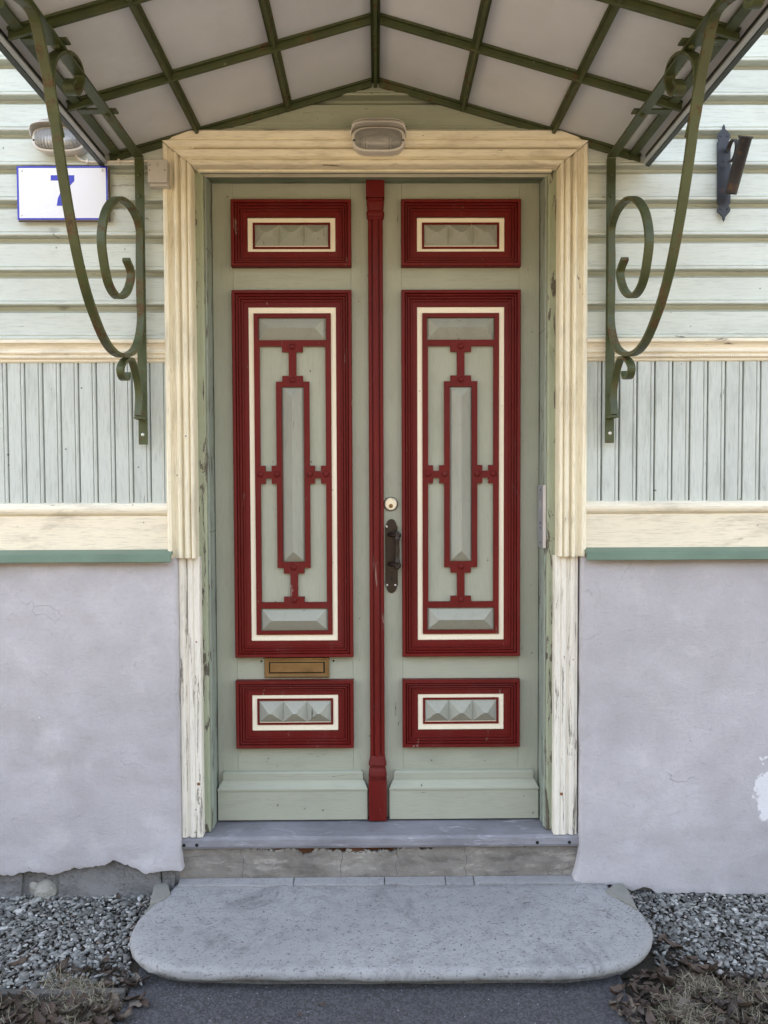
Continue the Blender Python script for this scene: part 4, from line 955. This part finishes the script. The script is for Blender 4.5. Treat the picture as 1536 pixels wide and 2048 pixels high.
# ------------------------------------------------------------------ gravel, plank, leaves, grass
def inside(x, y, poly):
    c = False; n = len(poly); j = n-1
    for i in range(n):
        if (poly[i][1] > y) != (poly[j][1] > y) and x < (poly[j][0]-poly[i][0])*(y-poly[i][1])/(poly[j][1]-poly[i][1])+poly[i][0]: c = not c
        j = i
    return c
big = inset(outl, -sg*.004)
t_ = (1+5**.5)/2
ICO = np.array([(-1,t_,0),(1,t_,0),(-1,-t_,0),(1,-t_,0),(0,-1,t_),(0,1,t_),(0,-1,-t_),(0,1,-t_),(t_,0,-1),(t_,0,1),(-t_,0,-1),(-t_,0,1)])/math.sqrt(1+t_*t_)
ICF = np.array([(0,11,5),(0,5,1),(0,1,7),(0,7,10),(0,10,11),(1,5,9),(5,11,4),(11,10,2),(10,7,6),(7,1,8),(3,9,4),(3,4,2),(3,2,6),(3,6,8),(3,8,9),(4,9,5),(2,4,11),(6,2,10),(8,6,7),(9,8,1)])
def rand_rot(k):
    q = rng.normal(size=(k,4)); q /= np.linalg.norm(q,axis=1)[:,None]; w,x,y,z = q.T
    return np.stack([1-2*(y*y+z*z),2*(x*y-z*w),2*(x*z+y*w),2*(x*y+z*w),1-2*(x*x+z*z),2*(y*z-x*w),2*(x*z-y*w),2*(y*z+x*w),1-2*(x*x+y*y)],1).reshape(k,3,3)
def stones(name, pts, sizes, mat, label):
    k = len(pts); sh = ICO[None]*(1+rng.uniform(-.42,.35,(k,12,1)))
    sh = sh*np.stack([rng.uniform(.9,1.6,k),rng.uniform(.6,1.0,k),rng.uniform(.30,.65,k)],1)[:,None,:]
    tilt = rand_rot(k)*.0; ang = rng.uniform(0,2*np.pi,k)
    Rz = np.zeros((k,3,3)); Rz[:,0,0]=np.cos(ang); Rz[:,0,1]=-np.sin(ang); Rz[:,1,0]=np.sin(ang); Rz[:,1,1]=np.cos(ang); Rz[:,2,2]=1
    tl = rng.normal(0,.55,k); Rx = np.zeros((k,3,3)); Rx[:,0,0]=1; Rx[:,1,1]=np.cos(tl); Rx[:,1,2]=-np.sin(tl); Rx[:,2,1]=np.sin(tl); Rx[:,2,2]=np.cos(tl)
    v = np.einsum('kij,kvj->kvi', Rz@Rx, sh*sizes[:,None,None])+pts[:,None,:]
    f = (ICF[None]+(np.arange(k)*12)[:,None,None]).reshape(-1,3)
    me = bpy.data.meshes.new(name); me.vertices.add(k*12); me.vertices.foreach_set('co', v.reshape(-1))
    me.loops.add(len(f)*3); me.loops.foreach_set('vertex_index', f.reshape(-1)); me.polygons.add(len(f))
    me.polygons.foreach_set('loop_start', np.arange(len(f))*3); me.polygons.foreach_set('loop_total', np.full(len(f),3)); me.update(); me.validate()
    me.materials.append(mat); o = link(name, me); return tag(o, label, 'gravel', None, 'stuff')
def gravel(s, label):
    pts = []; sz = []
    for layer,(sp,zo) in enumerate([(.0140,-.011),(.0120,.003)]):
        x = .64
        while x < 2.3:
            y = -.505
            while y < .0:
                X = s*(x+random.uniform(-.5,.5)*sp); Y = y+random.uniform(-.5,.5)*sp
                front = -.475+.03*mnoise.noise(Vector((X*6,2,s)))
                if s > 0: front = -.43+.07*mnoise.noise(Vector((X*4,2,s)))
                dens = 1.0
                if s > 0 and x < 1.05: dens = max(.15, min(1,(Y+.42)*5+.55*(x-.72)*2))
                if x < .90 and Y < -.36: dens = min(dens,.45)
                if Y > front and not inside(X,Y,big) and abs(X) > .70 and random.random() < dens:
                    r = random.choice((.0045,.0058,.0072,.0086,.0118))*random.uniform(.85,1.15)
                    if Y > -.10 and s < 0 and x > .95 and random.random() < .25: r *= 1.5
                    pts.append((X,Y,Z_GND+.020+zo+.008*mnoise.noise(Vector((X*6,Y*6,3)))+random.uniform(-.003,.003)+ .018*max(0,1+Y/.12)))
                    sz.append(r)
                y += sp
            x += sp
    return stones('gravel', np.array(pts), np.array(sz), m_gravel, label)
gravel(-1, 'strip of crushed grey gravel under the left rendered wall')
gravel(1, 'strip of crushed grey gravel under the right rendered wall')
# bare bedding under the stones, slightly raised
for s in (-1,1):
    a, b = sorted((s*.66, s*2.4)); 
    o = bumpy('gravel_bedding', a, b, -.49 if s < 0 else -.44, .02, Z_GND+.014, .04, .006, m_soil)

pk = P(0,1975,-.5)
ed = MB().box(-2.4, G(252,1975,-.22).x, -.520, -.498, Z_GND-.03, -.218).build('edging_plank', m_edging, None, .002)
tag(ed, 'weathered grey timber edging plank along the front of the left gravel', 'plank')

def leaf_geo(m, c, size, ang, tilt, curl_):
    rows = [(-1,.02),(-.6,.30),(-.1,.48),(.4,.34),(.8,.14),(1.05,.01)]
    ca, sa = math.cos(ang), math.sin(ang); vv = []
    wob = random.uniform(0,9)
    for u,w in rows:
        w *= 1+.35*math.sin(u*7+wob)
        for q in (-1,0,1):
            x, y = u*size, q*w*size
            z_ = curl_*size*(abs(q)*.55+.5*u*u)+tilt[0]*x+tilt[1]*y+.08*size*math.sin(u*5+q*2+wob)
            vv.append((c[0]+ca*x-sa*y, c[1]+sa*x+ca*y, c[2]+z_))
    ff = [(i*3+j,i*3+j+1,i*3+4+j,i*3+3+j) for i in range(len(rows)-1) for j in range(2)]
    m.add(vv, ff)
def litter(s, label, k):
    m = MB(); c = 0
    while c < k:
        x, y = random.uniform(.66,2.3), random.uniform(-1.55,-.36)
        if s < 0:
            if (y > -.525 and not (x < .98 and y > -.49 and y < -.40)) or x < .66+.10*mnoise.noise(Vector((y*5,0,0))): continue
        else:
            lim = -.45+.10*mnoise.noise(Vector((x*4,1,0)))+(.06 if x < 1.0 else 0)
            if y > lim or x < .68+.05*mnoise.noise(Vector((y*6,0,2))): continue
        X = s*x
        if inside(X,y,big): continue
        leaf_geo(m,(X,y,Z_GND+.014+random.uniform(0,.022)),random.uniform(.009,.030),random.uniform(0,6.3),(random.gauss(0,.35),random.gauss(0,.4)),random.uniform(-.4,1.1)); c += 1
    o = m.build('leaf_litter', m_leaf, None, smooth=True); return tag(o, label, 'leaves', None, 'stuff')
litter(-1,'mass of dead brown leaves on the soil in front of the edging plank',3200)
litter(1,'mass of dead brown leaves on the soil right of the asphalt path',4200)
def grass(s, label, clumps):
    m = MB()
    for cx0,cy0,rad,k in clumps:
        for _ in range(k):
            a = random.uniform(0,6.3); d = rad*math.sqrt(random.random()); x, y = cx0+d*math.cos(a), cy0+d*math.sin(a)
            if inside(x,y,big): continue
            L = random.uniform(.03,.085); h = random.uniform(0,6.3); lean = random.uniform(.5,1.5); w = random.uniform(.0006,.0013); px_,py_,pz_ = x,y,Z_GND+.012+random.uniform(0,.01); vv = []
            el = random.uniform(.3,1.4); bend = random.uniform(.3,1.0); hh_ = h
            for i in range(5):
                vv += [(px_-w*math.sin(hh_)*(1-i*.22),py_+w*math.cos(hh_)*(1-i*.22),pz_),(px_+w*math.sin(hh_)*(1-i*.22),py_-w*math.cos(hh_)*(1-i*.22),pz_)]
                st_ = L/4; px_ += st_*math.cos(el)*math.cos(hh_); py_ += st_*math.cos(el)*math.sin(hh_); pz_ = max(Z_GND+.010, pz_+st_*math.sin(el)); el -= bend; hh_ += random.uniform(-.4,.4)
            m.add(vv,[(i*2,i*2+1,i*2+3,i*2+2) for i in range(4)])
    o = m.build('dry_grass', m_grass); return tag(o, label, 'grass', None, 'stuff')
def cl(px,py,rad,k): q = G(px,py,Z_GND+.02); return (q.x,q.y,rad,k)
grass(-1,'tuft of dry straw coloured grass by the left edging plank',[cl(110,1962,.035,120),cl(150,1985,.05,260),cl(185,2000,.045,220),cl(205,2012,.03,160),cl(60,2020,.08,110),cl(140,2035,.06,160),cl(-80,2010,.12,160),cl(20,2080,.15,200),cl(-200,2080,.2,200)])
grass(1,'tufts of dry straw coloured grass right of the asphalt path',[cl(1385,1975,.035,160),cl(1440,1985,.045,200),cl(1350,2010,.04,130),cl(1375,2035,.05,260),cl(1500,1995,.06,190),cl(1470,2030,.07,140),cl(1330,2040,.03,80),cl(1600,2030,.15,250),cl(1440,2090,.15,220)])

lp_ = [(38,1929,.028,.6,'reddish brown dead leaf on the gravel near the left end of the plank'),
       (212,1922,.018,1.4,'small brown dead leaf on the gravel left of the step corner'),
       (237,1795,.016,2.0,'orange brown dead leaf on the gravel below the left rendered wall'),
       (1345,1893,.030,2.6,'curled brown dead leaf on the gravel right of the step'),
       (1325,1880,.024,.7,'folded reddish leaf touching the right edge of the step'),
       (600,2030,.010,1.2,'tiny brown leaf lying alone on the asphalt path'),
       (645,2010,.011,.2,'pale brown leaf flake on the asphalt nearest the step')]
for px,py,sz_,an,lab in lp_:
    onasph = lab.endswith(('path','step')) and 'asphalt' in lab
    q = G(px,py,Z_GND+.045 if not onasph else Z_GND+.026)
    m = MB(); leaf_geo(m,(q.x,q.y,q.z),sz_,an,(.15,.1),.5)
    o = m.build('dead_leaf', m_leaf, None, smooth=True, loc=tuple(q)); tag(o, lab, 'leaf', 'single fallen leaves')
